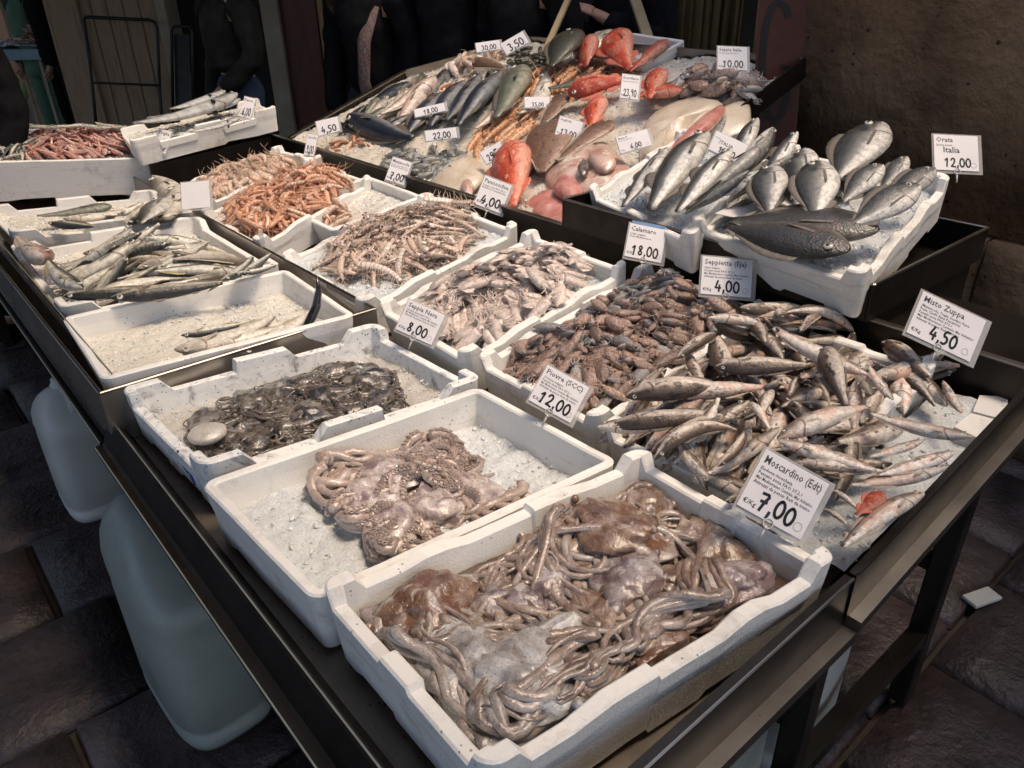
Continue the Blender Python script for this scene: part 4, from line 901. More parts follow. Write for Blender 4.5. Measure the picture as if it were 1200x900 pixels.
def arms(hp, root, a, b, d, th, size, z0, alen, ar, ak, suckers, bundle, curl, narm):
    pa = a+d.x*size*.42; pb = b+d.y*size*.42
    ha0 = th+rb(.4); cv0 = rb(1)*curl*.45
    for k in range(narm):
        sp = (k-(narm-1)/2)/(narm/2); ha = ha0+sp*(1.9-1.5*bundle); L = alen*random.uniform(.75, 1.15); st = max(.004, ar*.8); n = max(10, min(34, int(L/.0085))); st = L/n
        off = sp*ar*3.2; x, y = pa-math.sin(ha0)*off, pb+math.cos(ha0)*off; cv = cv0*bundle+rb(1)*curl*(1-bundle); pts = []; ph = random.uniform(0, 6); dc = random.uniform(0, 1)
        for i in range(n):
            pts.append((x, y)); f = i/n
            ha += (cv*(1+1.5*f*f)+math.sin(ph+f*7)*curl*(.25+.5*(1-bundle)))*st*4
            if x < hp.a0+.03 or x > hp.a1-.03 or y < hp.b0+.03 or y > hp.b1-.03:
                t2 = math.atan2((hp.b0+hp.b1)/2-y, (hp.a0+hp.a1)/2-x); dlt = (t2-ha+math.pi) % (2*math.pi)-math.pi; ha += dlt*.28
            x += math.cos(ha)*st; y += math.sin(ha)*st
            x = min(max(x, hp.a0+.014), hp.a1-.014); y = min(max(y, hp.b0+.014), hp.b1-.014)
        pa_ = np.array(pts); z = hp.h(pa_[:, 0], pa_[:, 1]).astype(float)
        for _ in range(3): z = np.convolve(np.pad(z, 2, 'edge'), np.ones(5)/5, 'valid')
        rr = [ar*(1-.72*(i/(n-1))**1.2)*(1+.10*math.sin(i*1.3+k)+.06*math.sin(i*2.9)) for i in range(n)]
        P = [Vector((pts[i][0]-a, pts[i][1]-b, z[i]-z0+rr[i]*.55)) for i in range(n)]
        P[0].z += .0
        arm = link('arm', mesh('arm', *(lambda q: (q[0], q[1]))(tube(P, rr, 9, flat=.78)), mat=SK[ak], uv=tube(P, rr, 9)[2]), root)
        for i in range(0, n, 2): hp.stamp(pts[i][0], pts[i][1], z[i]+rr[i]*1.25, rr[i]*1.6)
        if suckers:
            g = Geo(); PP, TT = frames(P); row = random.choice((-1, 1))
            for i in range(1, n-2):
                sv = TT[i].cross(Vector((0, 0, 1))).normalized()*row
                for e in (-.38, .38):
                    r = rr[i]*.33; q = PP[i]+(sv*(.45+e)+Vector((0, 0, .92-abs(e)*.35))).normalized()*rr[i]*1.0
                    nrm = (q-PP[i]).normalized(); v, f = torus(r, r*.36, 8, 4); mt = Matrix.Translation(q) @ nrm.to_track_quat('Z', 'Y').to_matrix().to_4x4(); g.add(v, f, M=mt)
            link('suckers', g.mesh('suckers', SK['suck']), arm)
def cell(fr, a, b):
    h = 'left' if a < -fr.a*.17 else 'right' if a > fr.a*.17 else 'middle'; v = 'front' if b < -fr.b*.17 else 'back' if b > fr.b*.17 else 'centre'
    return {'leftfront': 'at the front left', 'middlefront': 'along the front edge', 'rightfront': 'at the front right', 'leftcentre': 'at the left end', 'middlecentre': 'in the middle', 'rightcentre': 'at the right end', 'leftback': 'at the back left', 'middleback': 'along the back edge', 'rightback': 'at the back right'}[h+v]

# ---------------------------------------------------------------- the boxes: rim corners (left, back, right, front) measured on the photograph, with heights
S_ = [.85, .925, .925, .85]
BX = {
 'A': frame_px([(378, 686), (748, 533), (984, 655), (566, 922)], [.868]*4, .125),
 'B': frame_px([(228, 566), (565, 452), (722, 540), (374, 704)], [.85]*4),
 'C': frame_px([(140, 452), (440, 378), (565, 440), (236, 548)], [.852]*4),
 'G': frame_px([(69, 373), (337, 314), (416, 370), (122, 443)], [.862]*4),
 'H': frame_px([(10, 283), (233, 254), (325, 305), (72, 365)], [.86]*4),
 'I': frame_px([(-12, 240), (175, 222), (232, 247), (8, 272)], [.86]*4),
 'D': frame_px([(432, 362), (632, 270), (730, 315), (556, 418)], [.85, .94, .94, .85]),
 'E': frame_px([(556, 420), (757, 314), (898, 358), (700, 500)], S_),
 'F': frame_px([(703, 503), (910, 370), (1102, 428), (900, 600)], S_),
 'L': frame_px([(330, 300), (500, 230), (610, 265), (425, 362)], S_),
 'M': frame_px([(330, 243), (432, 205), (496, 230), (390, 270)], [.86, .93, .93, .86]),
 'N': frame_px([(228, 246), (372, 190), (428, 207), (312, 292)], S_),
 'O': frame_px([(186, 223), (330, 172), (378, 187), (240, 237)], S_),
 'J': frame_px([(-20, 150), (165, 150), (197, 183), (-60, 193)], [1.0, .95, .93, .97], .165),
 'K': frame_px([(142, 152), (297, 113), (328, 126), (150, 163)], [1.02, 1.07, 1.07, 1.02], .11),
 'Q1': frame_px([(683, 232), (800, 150), (925, 195), (812, 272)], [1.045, 1.13, 1.13, 1.045], .10),
 'Q2': frame_px([(806, 262), (925, 172), (1115, 212), (1012, 328)], [1.06, 1.15, 1.15, 1.06], .10),
}
LB = {'A': ('knob', 'white fish box nearest the camera, heaped with big brown octopuses'), 'B': ('plain', 'second white box, pinkish suckered octopuses on crushed ice'),
 'C': ('notch', 'ink smeared white box with notched rim holding dark octopuses'), 'G': ('plain', 'almost empty white box of ice with a few fish and one black tail'),
 'H': ('notch', 'white box of mixed silvery mackerel behind the almost empty one'), 'I': ('notch', 'far left white box with a few grey fish, right under the red mullet box'),
 'D': ('knob', 'white box of pinkish squid marked 8,00'), 'E': ('knob', 'white box heaped with small brown cuttlefish marked 12,00'), 'F': ('knob', 'white box overflowing with brown spotted soup fish at the right'),
 'L': ('knob', 'white box of cream mantis shrimps on ice'), 'M': ('plain', 'small white box with pale prawns and ice under the steel display edge'), 'N': ('knob', 'white box piled with orange prawns'),
 'O': ('knob', 'back white box of pale brown shrimps beside the steel block'), 'J': ('plain', 'tall white box of red mullets and anchovies at the far left'),
 'K': ('notch', 'tilted white box of long silver fish at the very back'), 'Q1': ('knob', 'white box of sea bass in the raised steel tray'), 'Q2': ('knob', 'white box of sea bream in the raised steel tray by the wall')}
BXO = {}
for k, (st, lb) in LB.items(): BXO[k] = poly_box(BX[k], st, lb, mat=EPS_INK if k == 'C' else EPS)
def ih(k, res=.005, base=-.09, t=.02):
    f = BX[k]; return Heap(f, -f.a/2+t, f.a/2-t, -f.b/2+t, f.b/2-t, base if callable(base) else (lambda A, B: base+0*A), res)
def isheet(k, base, mat, label, t=.018, rough=.007): f = BX[k]; return ice_sheet(f, -f.a/2+t, f.a/2-t, -f.b/2+t, f.b/2-t, base, mat, label, rough, .0055 if k in 'BG' else .008)
def mound(f, edge, top, pa=2.0, ca=0, cb=0, ra=1, rb_=1): return lambda A, B: edge+(top-edge)*np.clip(1-(np.abs((A-ca)/(f.a*.5*ra))**pa+np.abs((B-cb)/(f.b*.5*rb_))**pa)*.5, 0, 1)

k_ = BX['K']; P = [k_.P(a, b, 0) for a in (-k_.a*.42, k_.a*.47) for b in (-k_.b/2+.015, k_.b/2)]; V = []
for z in (.80, .905): V += [(p.x, p.y, z+(.035 if z > .9 and i > 1 else 0)) for i, p in enumerate(P)]
o = link('steel_block', mesh('steel_block', V, [(0, 1, 3, 2), (4, 6, 7, 5), (0, 4, 5, 1), (2, 3, 7, 6), (0, 2, 6, 4), (1, 5, 7, 3)], STEEL_D, smooth=False)); tag(o, 'grey brown steel block under the tilted box of silver fish at the back', 'stand')
# A: big brown octopuses
f = BX['A']; GAP_FILL = M('octopus_gap_filler', [(.05, .03, .022), (.12, .08, .06)], 12, .08, bmp=.5, bscale=30, bdist=.01, coat=.5)  # dark sheet added under the octopuses so no white floor shows in the gaps
ice_sheet(f, -f.a/2+.03, f.a/2-.03, -f.b/2+.03, f.b/2-.03, lambda A, B: -.056+0*A, GAP_FILL, 'dark brown filler sheet added between the octopuses of the nearest box', .004, .012, name='gap_filler_sheet', chips=0)
hp = ih('A', base=-.058, t=.030)
rows = [  # a, b, heading, size, arm length, arm radius, bundle: lower layer first
 (-.20, .06, 2.6, .12, .22, .0075, .5), (-.02, -.09, 4.4, .12, .20, .008, .6), (.15, -.08, 5.5, .11, .24, .008, .7), (.22, .09, .3, .12, .20, .007, .5), (.02, .11, 1.2, .12, .2, .007, .5), (-.13, -.08, 3.9, .13, .2, .008, .5),
 (-.17, .0, .1, .10, .22, .007, .35), (.10, .0, .8, .11, .26, .0075, .8), (.235, -.02, 4.0, .10, .28, .008, .85), (-.06, .05, 5.6, .10, .24, .006, .3), (.06, .07, 3.6, .10, .24, .0065, .4), (-.25, -.11, .6, .10, .2, .008, .5), (-.24, .12, 5.2, .10, .2, .008, .5), (.25, .13, 3.6, .10, .22, .008, .6), (.0, -.14, .2, .09, .3, .008, .7), (.12, .14, 3.3, .09, .26, .007, .6)]
seenA = {}
def lbl(base, fr, a, b, store):
    c = cell(fr, a, b); return '%s, %s' % (base, c)
LATE = []
for (a, b, th, sz, al, ar, bu) in rows: octopus(hp, a, b, th, sz*.95, al*1.15, ar*1.12, random.choice(('octA', 'octA2', 'octA3', 'octA4')), random.choice(('armA', 'armA2', 'armA3')), lbl('brown glossy octopus of the lower layer in the nearest box', f, a, b, seenA), 'big octopuses in the nearest box', bundle=bu, curl=7, flatb=.40, narm=5, later=LATE)
# the large lobes that show on top
for pend in LATE: arms(*pend)
LATE2 = []
for (px, py, th, sz, lb, bu) in ((475, 715, 3.5, .125, 'reddish brown octopus body against the left inner corner of the nearest box', .6), (545, 800, 4.6, .12, 'pale greyish octopus with folded skin at the near left of the nearest box', .7), (690, 610, 2.0, .125, 'big shiny red brown octopus body at the back of the nearest box', .6),
        (650, 815, 5.3, .12, 'whitish octopus mantle near the front edge of the nearest box', .6), (850, 640, 3.4, .12, 'long brown octopus body at the right end of the nearest box', .9), (745, 760, 2.2, .10, 'olive brown octopus head surrounded by curled arms', .8), (860, 700, 3.3, .085, 'small octopus head with visible eye by the right rim', .9), (740, 665, .4, .105, 'mottled octopus body in the middle of the nearest box', .5)):
    q = f.hit(px, py, -.03); octopus(hp, q.x, q.y, th, sz*.98, .34, .0080, 'octA2' if 'red' in lb or 'olive' in lb else 'octA3' if 'pale' in lb or 'whitish' in lb else 'octA' if 'brown' in lb else 'octA4', random.choice(('armA', 'armA2', 'armA3')), lb, 'big octopuses in the nearest box', bundle=bu, curl=8, flatb=.40, narm=7, later=LATE2)
for pend in LATE2: arms(*pend)

# B: pink octopuses with suckers on ice
f = BX['B']; bs = lambda A, B: -.072+.02*np.exp(-((A+.1)**2+(B-.02)**2)/.03)+.018*np.exp(-((A+.22)**2+(B-.1)**2)/.006)
LATE = []
isheet('B', bs, ICE, 'crushed ice in the box of pinkish octopuses'); hp = Heap(f, -.155, .185, -.165, .168, bs)
for (a, b, th, sz, lb, ap) in ((-.10, .02, 3.5, .085, 'purplish octopus at the left end of the iced box', 1), (.10, .10, .8, .085, 'cream octopus in the back right of the iced box', 1), (.02, -.02, 1.0, .08, 'octopus with rows of suckers in the middle of the iced box', 1), (-.02, .10, 2.6, .09, 'round headed pale octopus at the back of the iced box', 1), (.10, -.06, 5.2, .085, 'smooth whitish octopus at the front of the iced box', 1), (-.10, -.08, 4.2, .08, 'brownish curled octopus at the front left of the iced box', 1), (.0, .05, 5.9, .07, 'topmost pinkish octopus of the iced box', 1), (-.06, .10, 2.3, .075, 'grey mantle octopus leaning on the back rim of the iced box', 1)):
    octopus(hp, a, b, th, sz*1.3, .22, .0110, 'octB', 'armB', lb, 'octopuses on ice in the second box', suckers=(th in (1.0, 5.9, 3.5, .8, 4.2)), bundle=.35, curl=10, narm=6, flatb=.5, later=LATE)
for pend in LATE: arms(*pend)

# C: inky octopuses
f = BX['C']; bs = lambda A, B: -.078+.012*np.exp(-((A-.2)**2+(B-.05)**2)/.02)
isheet('C', bs, ice_mat('grey_crushed_ice', (.42, .40, .37), (.60, .57, .53)), 'greyish ice smeared with ink in the notched box'); hp = Heap(f, -.265, .22, -.17, .17, lambda A, B: bs(A, B)+.012)
LATE = []
pts = [(-.18, -.08), (-.2, .05), (-.08, .07), (-.08, -.08), (.02, 0), (.1, .08), (.12, -.07), (-.02, .1), (.17, 0), (-.13, -.02), (.04, -.1), (.05, .07), (-.05, .0), (.1, 0), (.15, .08), (-.02, .04), (.07, -.04), (-.1, .05), (.0, -.05)]
for i, (a, b) in enumerate(pts):
    octopus(hp, a, b, random.uniform(0, 6.28), random.uniform(.065, .095), .18, .0050, 'octC', 'armC', lbl('small dark inky octopus in the notched box', f, a, b, {}), 'inky octopuses in the notched box', bundle=.25, curl=12, narm=8, flatb=.4, later=LATE)
for pend in LATE: arms(*pend)
q = f.hit(245, 515, -.05); v, fc, u = sphere((0, 0, 0), 1, 24, 14); W = [(x*.038*(1+.12*noise.noise(Vector((x*2, y*2, z*2)))), y*.036, z*.018*(1 if z < .3 else .8)) for x, y, z in v]
JEL = skin('jelly_mantle_skin', [(.34, .31, .27), (.48, .45, .41), (.55, .52, .48)], (.5, .48, .45), 18, .06)
o = link('octopus_mantle', mesh('octopus_mantle', W, fc, JEL, u)); o.matrix_world = Matrix.Translation(f.P(q.x, q.y, -.035)) @ f.R; tag(o, 'round translucent whitish mantle lying at the left end of the inky box', 'octopus')

# D: squid
f = BX['D']; bs = mound(f, -.055, -.02); isheet('D', lambda A, B: -.05+0*A, ICE, 'ice under the pinkish squid'); hp = ih('D', base=lambda A, B: -.05+0*A, res=.004)
fill(hp, ['squid'], 135, mound(f, -.010, .042), .118, 'squid', lambda a, b, k: lbl('small pinkish white squid in the box marked 8,00', f, a, b, {}), 'squid', 'squid in the box marked 8,00', .26, .17, ang=lambda a, b: random.gauss(.4, .9), inset=.004)
# E: baby cuttlefish
f = BX['E']; isheet('E', lambda A, B: -.052+0*A, ICE_P, 'ice under the small brown cuttlefish'); hp = ih('E', base=lambda A, B: -.048+0*A, res=.004)
fill(hp, ['baby', 'baby', 'baby', 'babyg'], 295, mound(f, -.005, .046), .070, 'cuttlefish', lambda a, b, k: lbl('small glossy brown cuttlefish in the box marked 12,00', f, a, b, {}), 'cuttlefish', 'cuttlefish in the box marked 12,00', .36, .24, Lr=.35, roll=lambda: rb(.9), inset=.002)
# L: mantis shrimps
f = BX['L']; isheet('L', lambda A, B: -.035+.012*(A < -.1), ICE, 'ice showing among the mantis shrimps'); hp = ih('L', base=lambda A, B: -.035+0*A)
fill(hp, ['mantis'], 150, mound(f, .0, .06, ca=.02, cb=.02), .155, 'mantis_shrimp', lambda a, b, k: lbl('cream coloured mantis shrimp in the heap', f, a, b, {}), 'mantis shrimp', 'mantis shrimps heaped on ice', .20, .11, roll=lambda: random.choice((0, 0, 3.1))+rb(.5), inset=.0, mask=lambda A, B: (A > -.26) & (B-.3*A > -.26))
# M: few pale prawns
f = BX['M']; isheet('M', lambda A, B: -.035+.004*np.sin(A*20), ICE_W, 'ice in the small box of pale prawns'); hp = ih('M', base=lambda A, B: -.035+0*A)
fill(hp, ['pawnp', 'prawn'], 18, mound(f, -.03, -.005, ca=-.08), .10, 'prawn', lambda a, b, k: lbl('pale pink prawn on ice in the small box', f, a, b, {}), 'prawn', 'pale prawns in the small box', .2, .16, mask=lambda A, B: A < .04)
# N: orange prawns
f = BX['N']; isheet('N', lambda A, B: -.045+0*A, ICE_P, 'ice under the orange prawns'); hp = ih('N', base=lambda A, B: -.04+0*A)
fill(hp, ['prawn'], 285, mound(f, .02, .085), .125, 'prawn', lambda a, b, k: lbl('orange prawn in the big heap', f, a, b, {}), 'prawn', 'orange prawns heaped in the box', .17, .15, roll=lambda: rb(1.3), inset=-.035)
# O: pale brown shrimps
f = BX['O']; isheet('O', lambda A, B: -.045+0*A, ICE_W, 'ice under the pale brown shrimps'); hp = ih('O', base=lambda A, B: -.04+0*A)
fill(hp, ['pawnp'], 150, mound(f, .0, .045), .115, 'shrimp', lambda a, b, k: lbl('pale brown shrimp in the back box', f, a, b, {}), 'shrimp', 'pale brown shrimps in the back box', .18, .15, roll=lambda: rb(1.3), inset=-.01)

# fish by their ends on the photograph
def put(fr, key, head, tail, z, name, label, cat, group=None, roll=90, var=None, k=1.0, fat=1.0, face=.3):
    z1, z0 = z if isinstance(z, tuple) else (z, z)
    h = fr.hit(*head, z1); t = fr.hit(*tail, z0); h = fr.P(*h); t = fr.P(*t); d = h-t; L = d.length*k; c = (h+t)/2
    tm = T[key][(random.randrange(len(T[key])) if var is None else var) % len(T[key])]
    X = d.normalized(); nn = (fr.n*(1-face)+(CAMP-c).normalized()*face); Z = X.cross(nn).normalized()*-1; Z = Z if roll >= 0 else Z*-1   # flank up, back to one side
    Y = Z.cross(X).normalized(); rr = R(abs(roll)-90)*(1 if roll >= 0 else -1)
    mw = Matrix.Translation(c) @ Matrix((X, Y, Z)).transposed().to_4x4() @ Matrix.Rotation(rr, 4, 'X') @ Matrix.Diagonal((L, L*fat, L*fat, 1))
    return spawn(tm, name, mw, label, cat, group)

# F: soup fish: a random lower heap, then the ones that show
f = BX['F']; isheet('F', lambda A, B: -.05+0*A, ICE_P, 'ice under the soup fish'); ice_sheet(f, -f.a/2+.02, f.a/2+.02, -f.b/2-.125, -f.b/2-.002, lambda A, B: -.066+0*A, ICE, 'wet ice between the soup fish box and the front rail', .005, name='tray_ice'); hp = Heap(f, -f.a/2+.01, f.a/2+.03, -f.b/2-.125, f.b/2-.01, lambda A, B: np.where(B < -f.b/2+.03, -.028, -.05))
fill(hp, ['misto', 'misto2', 'misto3', 'misto2'], 135, lambda A, B: np.where(B < -f.b/2+.03, .020, .004)+.034*np.exp(-(A+.08)**2/.03-(B)**2/.03), .19, 'soup_fish', lambda a, b, k: lbl('brown speckled soup fish in the overflowing box', f, a, b, {}), 'fish', 'soup fish in the overflowing box', .19, .13, roll=lambda: random.choice((1.57, -1.57))+rb(.5), ang=lambda a, b: random.gauss(.2, .55)+random.choice((0, 3.14)), inset=.0, sink=.55)
FG = 'soup fish in the overflowing box'
for (key, hd, tl, z, roll, lb) in (
 ('misto3', (1140, 514), (1008, 484), .045, 88, 'long pale whiting lying across the right side of the soup fish'),
 ('misto3', (790, 463), (905, 452), .040, 85, 'pale soup fish with a row of black specks by the cuttlefish box'),
 ('misto3', (1083, 516), (1012, 538), .045, 80, 'small pale fish with a dark eye pointing up right'),
 ('misto3', (912, 516), (1040, 556), .045, -88, 'pinkish fish just behind the moscardino tag'),
 ('misto3', (930, 543), (1046, 553), .034, 90, 'silvery white bellied fish behind the moscardino tag'),
 ('misto3', (912, 512), (1026, 470), .052, -80, 'slim pinkish fish running up to the right in the heap'),
 ('misto2', (733, 462), (872, 452), .044, 70, 'brown fish lying leftwards near the cuttlefish box'),
 ('misto2', (712, 498), (868, 484), .040, 80, 'mottled brown fish at the left edge of the soup fish'),
 ('misto2', (765, 530), (872, 492), .045, 75, 'thick brown fish with silver glints at the left of the heap'),
 ('misto', (700, 500), (812, 494), .030, -80, 'striped brown fish resting on the corner of its box'),
 ('misto', (830, 560), (790, 515), .026, 90, 'plump spotted fish seen from its side near the nearest box'),
 ('misto2', (848, 590), (915, 560), .020, 85, 'brown fish head poking out over the nearest box'),
 ('misto2', (965, 404), (992, 478), .070, 60, 'dark fish standing head up in the middle of the heap'),
 ('misto2', (838, 430), (960, 428), .060, 80, 'brown curved fish arching over the top of the heap'),
 ('misto3', (1015, 440), (893, 380), .030, 85, 'long fish with its tail on the back rim of the box'),
 ('misto3', (1045, 468), (1015, 425), .060, 80, 'curved silvery brown fish at the back right of the heap'),
 ('misto3', (880, 470), (905, 505), .070, -60, 'short pale fish with a blunt head near the centre'),
 ('misto2', (905, 455), (885, 500), .066, 60, 'small brown fish bent head up in the centre of the heap'),
 ('misto2', (845, 545), (880, 500), .035, 70, 'golden brown fish pointing down towards the camera'),
 ('misto3', (880, 590), (935, 600), .012, 85, 'pale fish partly hidden under the moscardino tag'),
 ('misto', (1110, 548), (985, 572), .020, 88, 'purple grey spotted fish low at the front of the heap'),
 ('misto3', (1120, 530), (1020, 560), .028, 84, 'pinkish brown fish low at the front right of the heap'),
 ('misto', (1082, 575), (975, 645), .010, 86, 'large black barred fish hanging lowest at the front'),
 ('misto3', (975, 573), (1010, 600), .012, 80, 'small white faced fish right of the moscardino tag'),
 ('misto3', (965, 595), (1000, 620), -.004, 85, 'small pale fish low right of the moscardino tag'),
 ('red', (1035, 577), (1000, 606), .020, 80, 'small red scorpionfish among the soup fish'),
 ('misto2', (1060, 440), (1100, 478), .030, 75, 'dark brown fish with raised tail near the right rim of the heap'),
 ('misto3', (1105, 448), (1130, 490), -.01, 80, 'pinkish fish tail end beside the broken white box lid')):
    put(f, key, hd, tl, z+.020, 'soup_fish', lb, 'fish', FG, roll=roll, fat=1.0)
# broken lid of a white box at the right end
g = Geo(); 
t = link('box_lid', None); tag(t, 'broken white polystyrene lid in the right corner of the stall', 'lid')
for (c, lb) in (([(1148, 463), (1182, 465), (1178, 492), (1140, 482)], 0), ([(1138, 484), (1176, 494), (1150, 515), (1118, 500)], 1)):
    P = [at(x, y, .87) for x, y in c]; V = P+[p-Vector((0, 0, .03)) for p in P]; link('lid_piece', mesh('lid_piece', V, [(0, 3, 2, 1), (4, 5, 6, 7), (0, 1, 5, 4), (1, 2, 6, 5), (2, 3, 7, 6), (3, 0, 4, 7)], EPS, smooth=False), t)

# G: nearly empty box
f = BX['G']; isheet('G', lambda A, B: -.058+.006*np.sin(A*14+B*9), ICE_W, 'tan stained ice in the almost empty box', rough=.004)
for (hd, tl, key, lb, va) in (((222, 392), (285, 380), 'mack', 'small mackerel at the back of the almost empty box', 1), ((222, 410), (320, 376), 'whit', 'large whitish fish in the almost empty box', 0), ((262, 405), (330, 385), 'whit', 'second whitish fish in the almost empty box', 1), ((292, 412), (362, 372), 'whit', 'whitish fish under the black tail', 2)):
    put(f, key, hd, tl, -.026, 'fish', lb, 'fish', roll=80, var=va, k=1.3, fat=1.05)
TL = Geo(); P0 = f.hit(362, 384, -.04); pts = [f.P(P0.x-.03, P0.y-.02, -.05), f.P(P0.x+.0, P0.y, -.03), f.P(P0.x+.03, P0.y+.006, .01), f.P(P0.x+.045, P0.y+.012, .05), f.P(P0.x+.048, P0.y+.016, .085)]
TL.add(*tube(pts, [.020, .022, .020, .014, .003], 10, up=(1, 0, 0), flat=.6)); o = link('fish_tail', TL.mesh('fish_tail', M('black_glossy_fish_skin', [(.010, .011, .012), (.028, .03, .033)], 30, .12, bmp=.2, coat=.5))); tag(o, 'black upright fish tail at the right end of the almost empty box', 'fish')

# H: mackerel and friends
f = BX['H']; isheet('H', lambda A, B: -.06+0*A, ICE_W, 'ice under the mixed mackerel'); hp = ih('H', base=lambda A, B: -.055+0*A)
fill(hp, ['mack', 'whit', 'mack', 'mackd', 'whit'], 46, mound(f, -.03, .012, cb=-.1), .27, 'mackerel', lambda a, b, k: lbl('silver and dark mackerel in the mixed box', f, a, b, {}), 'fish', 'mixed mackerel in the second tray', .15, .11, roll=lambda: random.choice((1.5, -1.5))+rb(.5), ang=lambda a, b: random.gauss(.1, .35)+random.choice((0, 3.14)), mask=lambda A, B: B < .14, inset=.0)
put(f, 'mackd', (75, 348), (190, 338), .03, 'mackerel', 'long dark mackerel along the front edge of the mixed box', 'fish', roll=85); put(f, 'mackd', (130, 350), (275, 330), .03, 'mackerel', 'second dark mackerel along the front edge, nearer the corner knob', 'fish', roll=80)
put(f, 'pinkf', (48, 300), (22, 280), .03, 'gurnard', 'brown fish head rising at the left end of the mixed box', 'fish', roll=80, k=1.4)
put(f, 'mack', (95, 340), (52, 305), .035, 'mackerel', 'blue striped tail pointing to the camera at the left end of the mixed box', 'fish', roll=90)
for (x0, y0, x1, y1) in ((262, 330, 300, 300), (285, 322, 320, 296), (275, 322, 330, 310)): put(f, 'anch', (x0, y0), (x1, y1), .045, 'anchovy', 'small silvery fish sticking out over the right rim of the mixed box', 'fish', 'small fish over the right rim', roll=80)
# I
f = BX['I']; isheet('I', lambda A, B: -.045+0*A, ICE_W, 'ice in the far left box under the grey fish')
for (hd, tl, key, lb) in (((125, 243), (40, 254), 'green', 'dark olive fish with a big eye in the far left box'), ((60, 262), (112, 266), 'mackd', 'dark fish at the front of the far left box'), ((80, 258), (150, 248), 'whit', 'pale fish lying below the olive fish'), ((165, 240), (120, 255), 'whit', 'small whitish fish beside the round headed one'), ((190, 236), (165, 262), 'bream', 'round yellowish bream head up in the far left box'), ((205, 226), (195, 262), 'whit', 'curved pale fish behind the blank tag'), ((185, 213), (215, 240), 'whit', 'upright tail at the back of the far left box'), ((150, 262), (172, 240), 'mack', 'slim silvery fish in the far left box')):
    put(f, key, hd, tl, .01, 'fish', lb, 'fish', 'grey fish in the far left box', roll=75, k=1.15)
# J: mullets and anchovies
f = BX['J']; isheet('J', lambda A, B: -.03+0*A, ICE_P, 'ice under the red mullets'); hp = ih('J', base=lambda A, B: -.03+0*A)
fill(hp, ['mull'], 165, mound(f, -.005, .045), .125, 'red_mullet', lambda a, b, k: lbl('small red mullet in the tall far left box', f, a, b, {}), 'red mullet', 'red mullets in the tall box', .22, .15, roll=lambda: 1.5+rb(.7), ang=lambda a, b: random.gauss(-.6, .6), mask=lambda A, B: A > -.14, inset=0)
fill(hp, ['anch'], 60, mound(f, -.01, .01), .12, 'anchovy', lambda a, b, k: lbl('silver anchovy in the tall far left box', f, a, b, {}), 'anchovy', 'anchovies in the tall box', .15, .11, roll=lambda: 1.5+rb(.7), mask=lambda A, B: A < -.15, inset=0)
for k in range(6):
    x = 30+20*k; put(f, 'mack', (x+20, 149+rb(3)), (x-22, 146+rb(3)), .05, 'fish', 'grey fish lying along the back rim behind the red mullets', 'fish', 'fish behind the red mullets', roll=90)
# K: long silver fish
f = BX['K']; isheet('K', lambda A, B: -.03+0*A, ICE_W, 'ice under the long silver fish')
for (hd, tl, z, lb) in (((278, 112), (142, 152), .05, 'longest silver fish lying on the back rim of the tilted box'), ((282, 118), (160, 143), .03, 'second silver fish of the tilted box, just below the longest'), ((262, 108), (190, 132), .07, 'short grey silver fish on top of the others at the back'), ((282, 138), (215, 158), .0, 'single silver fish in the front of the tilted box')):
    put(f, 'silver', hd, tl, z, 'scabbardfish', lb, 'fish', 'long silver fish in the tilted box', roll=85, fat=1.6)
# ---------------------------------------------------------------- raised tray: bass and bream
f = BX['Q1']; isheet('Q1', lambda A, B: -.03+0*A, ICE, 'ice around the sea bass tails')
QG = 'sea bass in the raised box'
for (key, hd, tl, z, lb, roll, va) in (
 ('whit', (850, 138), (828, 175), .02, 'yellowish fish head behind the white ITALIA tag', 70, 0),
 ('bass', (885, 141), (858, 200), .02, 'sea bass with a pinkish open mouth at the back row', 80, 1), ('bass', (905, 153), (862, 215), .03, 'sea bass with a broad white belly at the back row', -85, 2), ('bass', (932, 158), (890, 215), .03, 'sea bass with a round eye nearest the breams', 85, 3),
 ('bass', (779, 177), (727, 246), .02, 'leftmost sea bass with green brown back', 60, 0), ('bass', (824, 158), (757, 248), .035, 'second sea bass from the left, pale side up', 85, 1), ('bass', (853, 178), (790, 252), .04, 'third sea bass from the left with white belly', 80, 2),
 ('bassd', (898, 170), (802, 250), .055, 'dark backed sea bass crossing the middle of the box', 20, 0), ('bassd', (874, 204), (800, 254), .055, 'short dark sea bass lying in front of the others', 25, 1), ('bassd', (925, 185), (850, 240), .04, 'dark fish between the bass and the breams', 20, 2)):
    put(f, key, hd, tl, (z+.07, z-.01), 'sea_bass', lb, 'sea bass', QG, roll=roll, var=va, k=1.12, fat=1.1, face=.4)
f = BX['Q2']; isheet('Q2', lambda A, B: -.03+0*A, ICE, 'ice around the sea breams')
QG = 'sea breams in the raised box'
